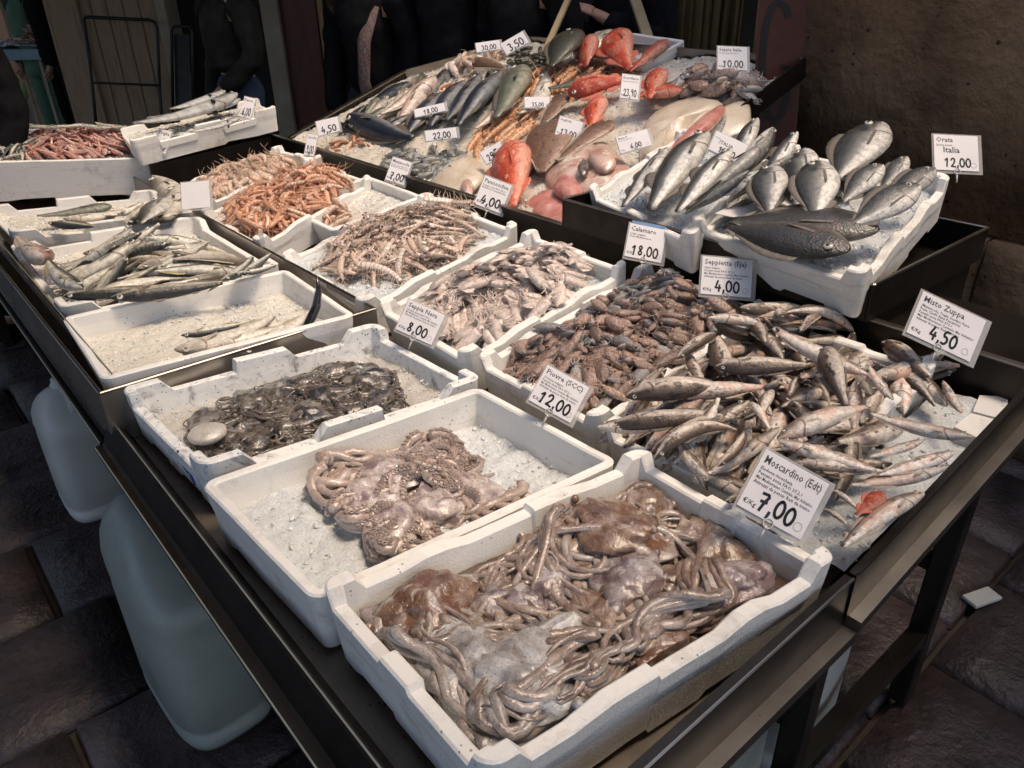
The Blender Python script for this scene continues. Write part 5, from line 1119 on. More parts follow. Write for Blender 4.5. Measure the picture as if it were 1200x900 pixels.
for (key, hd, tl, z, lb, roll, va) in (
 ('bream', (1062, 184), (1030, 225), .02, 'small bream head between the back breams', 85, 1),
 ('bream', (1030, 145), (975, 215), .05, 'topmost big bream leaning against the wall side', 80, 0), ('bream', (940, 175), (940, 232), .03, 'bream with dark head behind the front pair', 80, 3),
 ('bream', (903, 194), (900, 256), .045, 'bluish silver bream with a black gill spot, leftmost', 85, 2), ('bream', (958, 190), (955, 262), .06, 'bream standing head up in the centre showing white belly', 95, 1),
 ('bream', (1033, 193), (983, 240), .05, 'bream pointing up right behind the lower pair', 85, 3), ('bream', (1095, 198), (1030, 240), .04, 'bream at the right rim beside the price tag', 88, 0), ('bream', (1076, 218), (990, 268), .055, 'bream with open silvery face in the right front', 85, 2),
 ('breamd', (1026, 268), (842, 256), .045, 'large dark bream lying across the front', 88, 0), ('breamd', (992, 292), (838, 262), .035, 'dark bream with visible eye lying lowest on the front rim', -88, 1)):
    put(f, key, hd, tl, (z+(.05 if key == 'bream' else 0), z-.005), 'sea_bream', lb, 'sea bream', QG, roll=roll, var=va, k=1.05, face=.6 if key == 'bream' else .25, fat=1.0 if key == 'bream' else .85)
fill(Heap(f, -f.a/2+.06, f.a/2-.06, -f.b/2+.12, f.b/2-.03, lambda A, B: -.02+0*A), ['bream'], 7, lambda A, B: .02+0*A, .22, 'sea_bream', lambda a, b, k: lbl('silver bream in the lower layer of the raised box', f, a, b, {}), 'sea bream', QG, .36, .14, roll=lambda: 1.5+rb(.2), ang=lambda a, b: random.gauss(.7, .3))
for s_, t_, lb in (((866, 248), (905, 230), 'sheet of white paper under the leftmost bream'),):
    P = [BX['Q2'].hit(*p, .012) for p in ((838, 250), (893, 222), (905, 245), (868, 256))]; V = [BX['Q2'].P(p.x, p.y, .012) for p in P]; V += [v-Vector((0, 0, .002)) for v in V]
    o = link('wrapping_paper', mesh('wrapping_paper', V, [(0, 3, 2, 1), (4, 5, 6, 7), (0, 1, 5, 4), (1, 2, 6, 5), (2, 3, 7, 6), (3, 0, 4, 7)], CARD, smooth=False)); tag(o, lb, 'paper')

# ---------------------------------------------------------------- sloping ice display P
sl = .35; AM = lambda b: .60-max(0, b-.45)*.96
u = Vector((1, 0, sl)).normalized(); PF = Frame(Vector((1.65, 2.70, .90))+u*.61, u, Vector((0, 1, 0)), 1.22, 2.14, .05)
bs = lambda A, B: -.012+.010*np.sin(A*9+1)*np.cos(B*6)+.012*np.sin(B*11+A*5)
t = link('display_bed', None); tag(t, 'sloping dark steel display tray full of ice and mixed fish at the back right', 'tray')
def pl(a0, a1, b0, b1, z0, z1, nm, mat=STEEL_D):
    V = [PF.P(a, b, z) for a in (a0, a1) for b in (b0, b1) for z in (z0, z1)]; link(nm, mesh(nm, V, [(0, 1, 3, 2), (4, 6, 7, 5), (0, 4, 5, 1), (2, 3, 7, 6), (0, 2, 6, 4), (1, 5, 7, 3)], mat, smooth=False), t)
def plp(poly, z0, z1, nm, mat=STEEL_D):
    n = len(poly); V = [PF.P(a, b, z0) for a, b in poly]+[PF.P(a, b, z1) for a, b in poly]; link(nm, mesh(nm, V, [tuple(reversed(range(n))), tuple(range(n, 2*n))]+[(i, (i+1) % n, n+(i+1) % n, n+i) for i in range(n)], mat, smooth=False), t)
plp([(-.61, -1.07), (.61, -1.07), (.61, .45), (.14, .93), (-.61, .93)], -.055, -.045, 'tray_base'); pl(-.618, -.61, -1.07, .93, -.055, .004, 'tray_edge'); pl(-.625, -.600, -1.07, .93, .004, .009, 'rolled_edge', STEEL)
pl(-.61, .14, .93, .938, -.055, .012, 'tray_edge', STEEL_D); pl(.61, .618, -1.07, .45, -.055, .02, 'tray_edge', STEEL); plp([(.61, .45), (.62, .45), (.15, .93), (.14, .93)], -.055, .02, 'tray_edge', STEEL); pl(-.61, .61, -1.078, -1.07, -.055, .02, 'tray_edge'); pl(-.59, .14, .915, .945, .012, .018, 'rolled_edge', STEEL)
pl(-.61, -.60, -1.07, .93, -.20, -.056, 'tray_front', STEEL_D)
for (x, y) in ((1.75, 1.75), (1.75, 3.5), (2.7, 1.75), (2.7, 3.0)): link('leg', mesh('leg', *box(x, y, (.84+.35*(x-1.65))/2, .05, .05, .84+.35*(x-1.65), .004), mat=STEEL_D, smooth=False), t)
ice_sheet(PF, -.6, .6, -1.06, .92, bs, ice_mat('display_ice', (.60, .56, .48), (.76, .72, .64), (.72, .60, .46)), 'crushed ice bed of the sloping display', .008, .012, amax=AM)
hp = Heap(PF, -.6, .6, -1.06, .92, bs, .006)
def pp(key, hd, tl, z, name, lb, cat, roll=85, var=None, k=1.1, fat=1.0, group=None): return put(PF, key, hd, tl, z, name, lb, cat, group, roll=roll, var=var, k=k, fat=fat)
def cluster(keys, poly, n, L, name, label, cat, group, width, thick, top=.03, ang=None, roll=1.0):
    """a small heap of things inside an outline given on the photograph"""
    Q = [PF.hit(x, y, .01) for x, y in poly]; q = [(p.x, p.y) for p in Q]
    def inside(A, B):
        m = np.zeros(A.shape, bool); j = len(q)-1
        for i in range(len(q)):
            xi, yi = q[i]; xj, yj = q[j]
            with np.errstate(divide='ignore', invalid='ignore'): m ^= ((yi > B) != (yj > B)) & (A < (xj-xi)*(B-yi)/((yj-yi) or 1e-9)+xi)
            j = i
        return m
    fill(hp, keys, n, lambda A, B: bs(A, B)+top, L, name, label, cat, group, width, thick, roll=lambda: rb(roll), ang=ang or (lambda a, b: random.uniform(0, 6.28)), mask=inside, inset=0, margin=0)
cluster(['greysq'], [(432, 190), (470, 165), (548, 172), (538, 205), (500, 212), (455, 200)], 40, .10, 'baby_squid', 'small grey squid in the heap behind the 7,00 tag', 'squid', 'small grey squid on the display', .28, .2, .035)
cluster(['prawn'], [(383, 160), (410, 152), (445, 160), (430, 175), (385, 172)], 14, .11, 'prawn', 'bright orange prawn at the left front of the display', 'prawn', 'orange prawns at the left of the display', .2, .15, .03)
cluster(['prawn'], [(500, 108), (520, 90), (552, 88), (548, 105), (515, 114)], 12, .12, 'prawn', 'bright orange prawn behind the pink gurnard', 'prawn', 'orange prawns behind the gurnard', .2, .15, .03)
cluster(['scampi'], [(552, 160), (590, 128), (632, 122), (625, 150), (600, 168), (560, 172)], 15, .20, 'langoustine', 'orange and white langoustine in front of the flat fish', 'langoustine', 'langoustines in the middle of the display', .22, .14, .035, ang=lambda a, b: random.gauss(.3, .4))
cluster(['scampi'], [(612, 108), (630, 86), (728, 74), (735, 90), (660, 108)], 24, .21, 'langoustine', 'orange brown langoustine in the long row at the back', 'langoustine', 'langoustines laid in a row at the back', .2, .13, .045, ang=lambda a, b: random.gauss(.15, .25))
cluster(['blue', 'pinkf', 'whit', 'green', 'whit'], [(395, 152), (450, 112), (530, 84), (575, 70), (585, 90), (520, 112), (470, 152)], 16, .27, 'fish', 'mixed pale and dark fish packed at the left of the display', 'fish', 'mixed fish at the left of the display', .2, .14, .03, ang=lambda a, b: random.gauss(.5, .5), roll=1.6)
cluster(['babyg', 'baby'], [(792, 108), (805, 90), (880, 82), (880, 116), (840, 118)], 36, .13, 'cuttlefish', 'brown grey cuttlefish under the 10,00 tag', 'cuttlefish', 'cuttlefish at the right end of the display', .36, .24, .045)
cluster(['pawnp', 'squid'], [(520, 90), (545, 60), (590, 48), (592, 70), (560, 86)], 26, .13, 'shrimp', 'pinkish brown shrimp in the white box at the back', 'shrimp', 'shrimps in the back left of the display', .25, .2, .07)
for i, (hd, tl, key, lb) in enumerate((((470, 112), (440, 140), 'whit', 'pale fish lying on the ice at the upper left of the display'), ((492, 108), (462, 150), 'pinkf', 'pinkish fish beside the 18,00 tag'), ((452, 128), (408, 150), 'green', 'grey green fish at the left corner of the display'), ((540, 98), (500, 150), 'blue', 'dark fish left of the two long dark ones'), ((640, 92), (610, 140), 'whit', 'pale fish between the grey green fish and the langoustines'), ((598, 120), (556, 152), 'pinkf', 'small pink fish behind the langoustines'), ((480, 135), (440, 158), 'blue', 'dark fish below the pinkish one at the left'), ((700, 92), (640, 104), 'green', 'green grey fish under the langoustine row'), ((812, 96), (760, 108), 'sole', 'brown flatfish by the brown cuttlefish'))):
    pp(key, hd, tl, .03, 'fish', lb, 'fish', roll=80, k=1.15)
MUS = skin('mussel_shell', [(.018, .02, .012), (.05, .055, .03), (.09, .085, .05)], (.10, .09, .05), 30, .25)
def mussel(): g = Geo(); g.add(*tube([(x, .03*math.sin(x*4), 0) for x in (-.5, -.4, -.15, .15, .38, .5)], [.03, .13, .22, .24, .15, .02], 8, flat=.6)); return [('mussel', g.mesh('mussel', MUS), None)]
variants('mussel', lambda i: mussel(), 2)
cluster(['mussel'], [(592, 88), (598, 58), (640, 52), (648, 76), (622, 92)], 60, .055, 'mussel', 'dark greenish shellfish in the heap under the 3,50 tag', 'shellfish', 'dark shellfish heap', .45, .3, .075)
for (key, hd, tl, z, nm, lb, cat, roll, k, fat) in (
 ('blue', (411, 138), (488, 166), .035, 'blue_fish', 'blue black shiny fish at the left front of the display', 'fish', 75, 1.1, .8),
 ('pinkf', (508, 95), (442, 138), .05, 'gurnard', 'pinkish grey fish pointing up at the left of the display', 'fish', 80, 1.1, 1.0),
 ('blue', (515, 112), (474, 158), .035, 'blue_fish', 'dark fish behind the 18,00 tag', 'fish', 80, 1.2, 1.1),
 ('blue', (560, 92), (520, 146), .04, 'blue_fish', 'left one of the two long dark fish lying side by side', 'fish', 70, 1.15, 1.0),
 ('blue', (584, 88), (532, 150), .05, 'blue_fish', 'right one of the two long dark fish lying side by side', 'fish', 70, 1.15, 1.0),
 ('green', (610, 84), (580, 142), .055, 'wrasse', 'grey green rounded fish in the middle of the display', 'fish', 80, 1.15, 1.05),
 ('sole', (648, 142), (634, 205), .04, 'sole', 'oval brown flatfish in the centre, above the red fish', 'flatfish', 90, 1.1, 1.0),
 ('sole', (660, 112), (632, 150), .035, 'sole', 'brown flatfish lying behind the oval one', 'flatfish', 90, 1.2, 1.0),
 ('sole', (713, 144), (650, 190), .045, 'sole', 'long brown flatfish between the 13,00 tag and the monkfish', 'flatfish', 85, 1.15, 1.2),
 ('sole', (558, 72), (594, 80), .06, 'sole', 'brown flat fish below the 30,00 tag', 'flatfish', 85, 1.2, 1.0),
 ('dkgreen', (672, 38), (645, 78), .09, 'turbot', 'dark olive flatfish standing at the back of the display', 'flatfish', 88, 1.2, .9),
 ('red', (597, 172), (603, 250), .045, 'scorpionfish', 'bright red scorpionfish at the front of the display by the 4,00 tag', 'scorpionfish', 75, 1.05, .8),
 ('red', (672, 106), (742, 92), .06, 'scorpionfish', 'red scorpionfish with its eye showing, left of the 23,90 tag', 'scorpionfish', 88, 1.2, 1.0),
 ('red', (700, 120), (692, 150), .04, 'scorpionfish', 'torn red scorpionfish below the one with the eye', 'scorpionfish', 80, 1.3, .9),
 ('red', (795, 105), (735, 115), .05, 'scorpionfish', 'pale red scorpionfish right of the 23,90 tag', 'scorpionfish', 80, 1.15, .8),
 ('red', (772, 84), (760, 118), .06, 'scorpionfish', 'upright red scorpionfish right of the 23,90 tag', 'scorpionfish', 80, 1.1, .9),
 ('red', (720, 40), (738, 84), .06, 'scorpionfish', 'round red scorpionfish at the top of the display', 'scorpionfish', 85, 1.0, .85),
 ('red', (781, 48), (735, 86), .05, 'scorpionfish', 'long red scorpionfish pointing up right at the top', 'scorpionfish', 75, 1.05, .6),
 ('red', (690, 47), (687, 80), .06, 'scorpionfish', 'small red fish left of the round one at the top', 'scorpionfish', 60, 1.1, .8)):
    pp(key, hd, tl, z, nm, lb, cat, roll=roll, k=k, fat=fat)
def blob_px(fr, poly, zc, h, mat, seed=0, n=34, wr=.35, zb=-.01):
    """a soft thick body whose outline is read off the photograph and laid on the ice"""
    Q = [fr.hit(x, y, zc) for x, y in poly]; c = sum((Vector((p.x, p.y)) for p in Q), Vector((0, 0)))/len(Q); m = len(Q)
    out = []
    for i in range(n):                                  # closed Catmull-Rom outline
        t = i/n*m; k = int(t); s = t-k; p = [Vector((Q[(k+j) % m].x, Q[(k+j) % m].y)) for j in (-1, 0, 1, 2)]
        out.append(.5*((2*p[1])+(-p[0]+p[2])*s+(2*p[0]-5*p[1]+4*p[2]-p[3])*s*s+(-p[0]+3*p[1]-3*p[2]+p[3])*s**3))
    V = []; F = []; U = []; rings = 9
    for r in range(rings):
        fct = math.cos(r/rings*math.pi/2); zz = math.sin(r/rings*math.pi/2)**.8
        for i in range(n):
            p = c+(out[i]-c)*fct; k = noise.noise(Vector((p.x*16, p.y*16, seed)))*wr+noise.noise(Vector((p.x*40, p.y*40, seed)))*wr*.4; V.append(fr.P(p.x, p.y, zb+h*zz*(1+k))); U.append((0, .5*(1-zz)))
    V.append(fr.P(c.x, c.y, zb+h*(1+noise.noise(Vector((c.x*16, c.y*16, seed)))*wr))); U.append((0, 0))
    for r in range(rings-1):
        for i in range(n): F.append((r*n+i, r*n+(i+1) % n, (r+1)*n+(i+1) % n, (r+1)*n+i))
    for i in range(n): F.append(((rings-1)*n+i, (rings-1)*n+(i+1) % n, rings*n))
    F.append(tuple(reversed(range(n)))); return V, F, U
def soft(name, poly, h, mat, label, cat, parts=(), z=.02, wr=.35, seed=1):
    root = link(name, None); tag(root, label, cat); V, F, U = blob_px(PF, poly, z, h, mat, seed, wr=wr); link('body', mesh('body', V, F, mat, U), root)
    for nm, pl_, hh, mt, zz in parts: V, F, U = blob_px(PF, pl_, zz, hh, mt, seed+2, wr=wr*.7, zb=zz-.01); link(nm, mesh(nm, V, F, mt, U), root)
    return root
soft('monkfish', [(640, 215), (637, 196), (655, 180), (680, 166), (712, 165), (730, 182), (744, 200), (738, 214), (712, 226), (690, 228), (664, 224)], .055, SK['monk'], 'pink flabby monkfish lying behind the bass box corner', 'monkfish', (('pectoral_fin', [(648, 222), (660, 205), (676, 210), (684, 232), (670, 236)], .03, SK['rawpink'], .03), ('mouth', [(676, 196), (683, 186), (690, 190), (688, 202), (680, 206)], .02, SK['armC'], .06), ('head_ridge', [(690, 180), (710, 174), (722, 190), (708, 200), (694, 194)], .03, SK['monk'], .055)))
soft('skate', [(748, 175), (752, 145), (775, 122), (812, 110), (846, 114), (838, 128), (812, 142), (796, 160), (776, 176), (766, 198), (752, 194)], .055, SK['ray'], 'large cream skinned monkfish body at the right of the display', 'monkfish', (('flesh_strip', [(778, 190), (786, 172), (806, 152), (828, 134), (845, 122), (850, 128), (836, 146), (812, 168), (792, 190)], .03, SK['rawpink'], .045),), wr=.2, seed=4)
soft('skate_wing', [(738, 225), (742, 202), (760, 182), (775, 196), (772, 212), (752, 228)], .045, SK['monk'], 'pinkish piece of monkfish between the 6,00 tag and the bass', 'monkfish', wr=.3, seed=8)
soft('skate_wing', [(500, 213), (512, 196), (530, 180), (548, 176), (566, 190), (563, 206), (548, 218), (522, 222)], .04, SK['ray'], 'pale rounded skate lying left of the red fish at the front', 'skate', (('snout', [(540, 216), (546, 206), (554, 214), (552, 228), (544, 228)], .02, SK['monk'], .02),), wr=.25, seed=12)
soft('fish_belly', [(683, 63), (688, 44), (706, 33), (722, 34), (716, 48), (700, 62)], .05, SK['ray'], 'whitish folded plastic lining behind the red fish at the top', 'lining', seed=15)
soft('fish_slab', [(800, 132), (830, 128), (872, 112), (880, 128), (872, 148), (830, 160), (812, 150)], .04, SK['ray'], 'cream fish slab next to the red sign board', 'fish', seed=19, wr=.2)
soft('sea_bream_fillet', [(612, 232), (640, 214), (668, 228), (672, 252), (640, 252)], .022, SK['rawpink'], 'thin wet pink flesh on the ice at the front corner', 'fish', seed=21, wr=.5)
# white box under the shrimps at the back left, and the one behind the red fish
b2 = PF; 
for (c, z, lb) in (([(455, 118), (560, 62), (600, 78), (492, 132)], .02, 'white box rim half buried in ice at the back left of the display'), ([(664, 62), (722, 34), (800, 48), (756, 74)], .03, 'white box behind the red fish at the top of the display')):
    P = [PF.P(PF.hit(x, y, z).x, PF.hit(x, y, z).y, z) for x, y in c]; L, B, Rr, Fr = P; uu = (B-L)+(Rr-Fr); vv = (L-Fr)+(B-Rr)
    fr = Frame((L+B+Rr+Fr)/4, uu, vv, uu.length/2, vv.length/2, .06); poly_box(fr, 'plain', lb)

# ---------------------------------------------------------------- price tags
DIG = {'0': [[(.5, 1), (.2, .85), (.08, .5), (.2, .15), (.5, 0), (.8, .15), (.92, .5), (.8, .85), (.5, 1), (.35, .95)]], '1': [[(.15, .7), (.6, 1), (.5, .5), (.45, 0)]], '2': [[(.1, .75), (.3, .98), (.65, .98), (.8, .75), (.6, .4), (.1, .03), (.4, .08), (.95, .0)]],
 '3': [[(.1, .9), (.5, 1), (.8, .8), (.45, .52), (.85, .3), (.6, .02), (.1, .05)]], '4': [[(.45, 1), (.1, .35), (.9, .35)], [(.7, .6), (.62, 0)]], '5': [[(.85, 1), (.3, 1), (.2, .58), (.65, .6), (.85, .3), (.55, 0), (.1, .05)]],
 '6': [[(.75, 1), (.3, .65), (.12, .25), (.4, 0), (.8, .15), (.75, .45), (.4, .5), (.15, .3)]], '7': [[(.08, .95), (.85, 1), (.55, .5), (.4, 0)], [(.2, .48), (.8, .52)]], '8': [[(.5, .52), (.2, .78), (.5, 1), (.8, .78), (.5, .52), (.15, .22), (.5, 0), (.85, .22), (.5, .52)]], '9': [[(.85, .75), (.5, .55), (.15, .78), (.45, 1), (.85, .85), (.75, .4), (.6, 0)]], ',': [[(.5, .15), (.35, -.22)]]}
def ribbon(P, w):
    V = []; F = []
    for i in range(len(P)-1):
        a, b = Vector(P[i]), Vector(P[i+1]); d = (b-a); l = d.length
        if l < 1e-6: continue
        d /= l; nn = Vector((-d.y, d.x))*w; o = len(V); V += [(*(a+nn-d*w*.5), 0), (*(a-nn-d*w*.5), 0), (*(b-nn+d*w*.5), 0), (*(b+nn+d*w*.5), 0)]; F.append((o, o+1, o+2, o+3))
    return V, F
def price_geo(txt, x, y, h, w):
    g = Geo(); k = 0
    for c in txt:
        cw = h*(.62 if c != ',' else .30)
        for st in DIG[c]:
            j = rb(.04); P = [(x+p[0]*cw*.95, y+(p[1]+j)*h) for p in st]
            if len(P) > 3:                               # round the corners
                Q = [P[0]]
                for i in range(len(P)-1): a, b = P[i], P[i+1]; Q += [(a[0]*.75+b[0]*.25, a[1]*.75+b[1]*.25), (a[0]*.25+b[0]*.75, a[1]*.25+b[1]*.75)]
                Q.append(P[-1]); P = Q
            V, F = ribbon(P, w); V = [(v[0], v[1], .00002*(k+1)) for v in V]; k += 1; g.add(V, F)
        x += cw*(1.08 if c != ',' else 1.0)
    return g, x
def text_mesh(s, size, name='print'):
    cu = bpy.data.curves.new('t', 'FONT'); cu.body = s; cu.size = size; cu.resolution_u = 1; cu.offset = size*.012
    o = bpy.data.objects.new('t', cu); COL.objects.link(o); dg = bpy.context.evaluated_depsgraph_get(); dg.update(); me = bpy.data.meshes.new_from_object(o.evaluated_get(dg)); bpy.data.objects.remove(o); me.name = name
    xs = [v.co.x for v in me.vertices]; return me, (max(xs)-min(xs) if xs else 0)
SM = ['Pescato zona FAO 37.2.1', 'Mar Mediterraneo Centrale, Mar Adriatico', 'Attrezzi da pesca: Reti da traino']
def price_tag(c, dist, head, lines, price, label, sleeve=True, script=None, kg=True, blue=False, back=False, clip=.03, ht=.40):
    TLp, TRp, BRp, BLp = [at_depth(x, y, dist) for x, y in c]
    X = ((TRp-TLp)+(BRp-BLp)); w = X.length/2; X.normalize(); Y = (TLp-BLp)+(TRp-BRp); Y -= X*Y.dot(X); h = Y.length/2; Y.normalize(); Z = X.cross(Y)
    ctr = (TLp+TRp+BRp+BLp)/4; root = link('price_tag', None); root.matrix_world = Matrix.Translation(ctr) @ Matrix((X, Y, Z)).transposed().to_4x4() @ Matrix.Rotation(R(random.uniform(-9, -3)), 4, 'X'); tag(root, label, 'price tag', 'price tags on the stall')
    link('card', mesh('card', *box(0, 0, 0, w, h, .0008, .0003), mat=CARD, smooth=False), root)
    if sleeve:
        V, F = box(w*.03, -h*.02, -.0022, w*1.13, h*1.13, .0012, .0005); link('plastic_sleeve', mesh('plastic_sleeve', V, F, SLEEVE, smooth=False), root)
    def txt(s, x, y, size, mat, nm, wmax=None):
        me, tw = text_mesh(s, size, nm); me.materials.append(mat); o = link(nm, me, root); k = 1 if not wmax or tw <= wmax else wmax/tw
        o.matrix_local = Matrix.Translation((x, y, .0007)) @ Matrix.Diagonal((k, 1, 1, 1)); return o
    if back: return root
    if head: txt(head, -w*.45, h*.30, h*.19, PRINT, 'heading', w*.88)
    for i, s in enumerate(lines): txt(s, -w*.45, h*(.185-.078*i), h*.078, PRINT, 'small_print', w*.88)
    if kg: txt('\u20ac/Kg', -w*.46, -h*.40, h*.11, PRINT, 'unit_print')
    if script: txt(script, -w*.30, h*.0, h*.24, INK, 'handwriting', w*.8)
    ph = h*ht*.72; g, xe = price_geo(price, 0, 0, ph, ph*.085); k = min(1.0, w*.74/max(xe, 1e-6))
    if price:
        o = link('price', g.mesh('price', INK, smooth=False), root); o.matrix_local = Matrix.Translation((-xe*k/2+w*.03, -h*.40, .0008)) @ Matrix.Diagonal((k, 1, 1, 1))
    if blue: link('blue_strip', mesh('blue_strip', *box(.0, h*.54, -.001, w*.9, h*.12, .0006), mat=M('blue_strip_print', [(.10, .22, .42), (.16, .30, .5)], 9, .4, bmp=0), smooth=False), root)
    if w > .03:
        v, f = torus(h*.07, h*.008, 14, 5); link('emblem_ring', mesh('emblem_ring', [(a+w*.38, b-h*.34, cc*.2+.0007) for a, b, cc in v], f, M('pale_grey_print', [(.45, .44, .46)], 5, .5, bmp=0), smooth=False), root)
    g = Geo(); v, f = torus(.0075, .0012, 14, 5); g.add([(a, b-h/2-.002, cc+.001) for a, b, cc in v], f); g.add(*tube([(0, -h/2-.006, -.001), (.001, -h/2-clip, -.004)], .0022, 6)); link('clip', g.mesh('clip', WIRE), root)
    return root
def dep(fr, px, py, z=0): r = fr.hit(px, py, z); return (fr.P(r.x, r.y, z)-CAMP).dot(FWD)
price_tag([(893, 525), (972, 565), (938, 635), (868, 592)], dep(BX['A'], 905, 612, .03)+.01, 'Moscardino (Edt)', ['Eledone moschata']+SM, '7,00', 'Moscardino price tag reading 7,00 stuck between the nearest box and the soup fish')
price_tag([(636, 424), (687, 452), (672, 498), (625, 472)], dep(BX['E'], 650, 490, .02), 'Piovre (SCC)', ['Octopus vulgaris']+SM, '12,00', 'Piovre price tag reading 12,00 in front of the brown cuttlefish')
price_tag([(473, 348), (515, 366), (512, 408), (470, 388)], dep(BX['D'], 492, 396, .01), 'Seppia Nera', SM, '8,00', 'price tag reading 8,00 at the left end of the squid box')
price_tag([(823, 300), (882, 304), (880, 350), (821, 344)], dep(BX['E'], 848, 352, .03), 'Seppietta (Eja)', ['Sepia elegans']+SM, '4,00', 'Seppietta price tag reading 4,00 against the raised steel tray')
price_tag([(744, 262), (788, 270), (768, 308), (726, 299)], dep(BX['D'], 742, 308, .03), 'Calamaro', ['Loligo vulgaris', 'Pesca Mediterraneo'], '18,00', 'Calamaro price tag reading 18,00 with a blue strip on top', blue=True)
price_tag([(1085, 341), (1160, 377), (1132, 423), (1059, 389)], dep(BX['F'], 1092, 420, .03), 'Misto Zuppa', ['(Mazzancolle, Triglie, Scorfani, Pesce', 'Prete, Cavilli, Rana Pescatrice)']+SM, '4,50', 'Misto Zuppa price tag reading 4,50 above the soup fish box')
price_tag([(1098, 157), (1151, 158), (1142, 203), (1091, 199)], dep(BX['Q2'], 1112, 205, .0), 'Orata', ['Sparus aurata'], '12,00', 'Orata price tag reading Italia 12,00 at the right end of the bream box', script='Italia', kg=False, ht=.34)
pf = lambda x, y: dep(PF, x, y, .03)
price_tag([(565, 204), (597, 216), (590, 252), (559, 240)], pf(575, 250)-.05, 'Pannocchie', SM[:2], '4,00', 'price tag reading 4,00 hanging over the front edge below the red fish')
price_tag([(459, 183), (482, 190), (474, 218), (453, 211)], pf(462, 215)-.06, 'Mazzancolle', SM[:2], '7,00', 'price tag reading 7,00 on the front edge of the display, by the grey squid')
price_tag([(726, 160), (765, 148), (757, 173), (723, 181)], pf(740, 182)-.04, 'Rana P.', SM[:1], '6,00', 'price tag reading 6,00 above the pink monkfish', clip=.012)
price_tag([(844, 54), (878, 54), (873, 84), (838, 81)], pf(857, 84)-.06, 'Seppie Italia', SM[:1], '10,00', 'price tag reading 10,00 in the brown cuttlefish at the far right')
price_tag([(730, 86), (750, 88), (748, 118), (726, 115)], pf(737, 118)-.06, 'Scorfano', SM[:1], '23,90', 'narrow price tag reading 23,90 between the red scorpionfish')
price_tag([(841, 155), (881, 170), (862, 192), (829, 173)], dep(BX['Q1'], 850, 185, .03)-.14, '', ['Branzino'], '12,00', 'glaring white tag with ITALIA written on it among the sea bass', script='ITALIA', kg=False, clip=.01)
price_tag([(657, 137), (687, 143), (674, 166), (650, 156)], pf(665, 160)-.03, 'Sogliola', [], '13,00', 'price tag reading 13,00 between the brown flatfish', clip=.01)
price_tag([(563, 179), (586, 165), (592, 180), (570, 193)], pf(575, 190)-.02, '', [], '25,00', 'tilted price tag reading 25,00 left of the red fish', clip=.01, ht=.7, kg=False)
price_tag([(498, 153), (535, 149), (535, 161), (499, 166)], pf(517, 165)-.03, '', [], '22,00', 'flat price tag reading 22,00 above the grey squid', clip=.01, ht=.8, kg=False)
price_tag([(485, 128), (520, 120), (522, 130), (487, 138)], pf(503, 136)-.05, '', [], '18,00', 'flat price tag reading 18,00 on the dark fish', clip=.01, ht=.8, kg=False)
price_tag([(612, 114), (648, 112), (640, 127), (618, 126)], pf(630, 125)-.03, '', ['Scampi'], '35,00', 'half hidden white price tag between langoustines and green fish', clip=.01, ht=.5, kg=False)
price_tag([(589, 49), (616, 35), (616, 51), (591, 67)], pf(602, 66)-.10, '', [], '3,50', 'tilted price tag reading 3,50 at the back above the dark shellfish', clip=.02, ht=.8, kg=False)
price_tag([(560, 50), (584, 46), (588, 58), (556, 62)], pf(572, 62)-.12, '', [], '30,00', 'price tag reading 30,00 leaning back among the shrimps', clip=.02, ht=.7, kg=False)
price_tag([(367, 140), (398, 138), (396, 152), (376, 162)], pf(382, 162)-.02, '', [], '4,50', 'small price tag reading 4,50 at the left corner of the display', clip=.01, ht=.6, kg=False)
dj = lambda k, x, y: dep(BX[k], x, y, .02)
price_tag([(184, 150), (199, 154), (196, 181), (181, 177)], dj('J', 188, 180), 'Triglie', [], '4,50', 'narrow price tag at the right corner of the red mullet box', ht=.5)
price_tag([(283, 112), (297, 115), (296, 140), (284, 137)], dj('K', 290, 138), 'Pesce', [], '6,00', 'narrow price tag standing in the tilted box of silver fish', ht=.5)
price_tag([(358, 156), (370, 158), (370, 184), (359, 182)], dj('O', 364, 184), 'Canocchie', [], '9,00', 'narrow price tag at the back end of the pale shrimp box', ht=.5)
price_tag([(212, 214), (245, 211), (246, 243), (213, 246)], dj('I', 228, 246)-.02, '', [], '', 'blank white back of a price tag left of the orange prawns', back=True)
# bare clear clip in front of the prawns
q = BX['N'].hit(309, 292, .0); o = link('tag_clip', mesh('tag_clip', *box(0, 0, .03, .014, .004, .07, .001), mat=SLEEVE, smooth=False)); o.matrix_world = Matrix.Translation(BX['N'].P(q.x, q.y, 0)) @ Matrix.Rotation(R(-40), 4, 'Z'); tag(o, 'empty clear plastic tag holder at the near corner of the orange prawns', 'tag holder')
# blue stroke drawn on the notched box
f = BX['C']; g = Geo(); a0 = -f.a/2-.0012
def side(bb, zz): return f.P(a0+.012*(-zz)/f.d, bb, zz)
for st in ([(-.085, -.025), (-.073, -.060), (-.10, -.072)], [(-.105, -.045), (-.112, -.095)]):
    for (p, q) in zip(st[:-1], st[1:]):
        A_, B_ = side(*p), side(*q); g.add(*bar(A_, B_, .0012, .0042, up=f.u, bev=0))
o = link('pen_stroke', g.mesh('pen_stroke', M('blue_marker', [(.02, .05, .22), (.03, .08, .3)], 9, .5, bmp=0), smooth=False)); o.parent = BXO['C']; o.location = -f.o; o['label'] = 'blue hand drawn mark on the left side of the box'
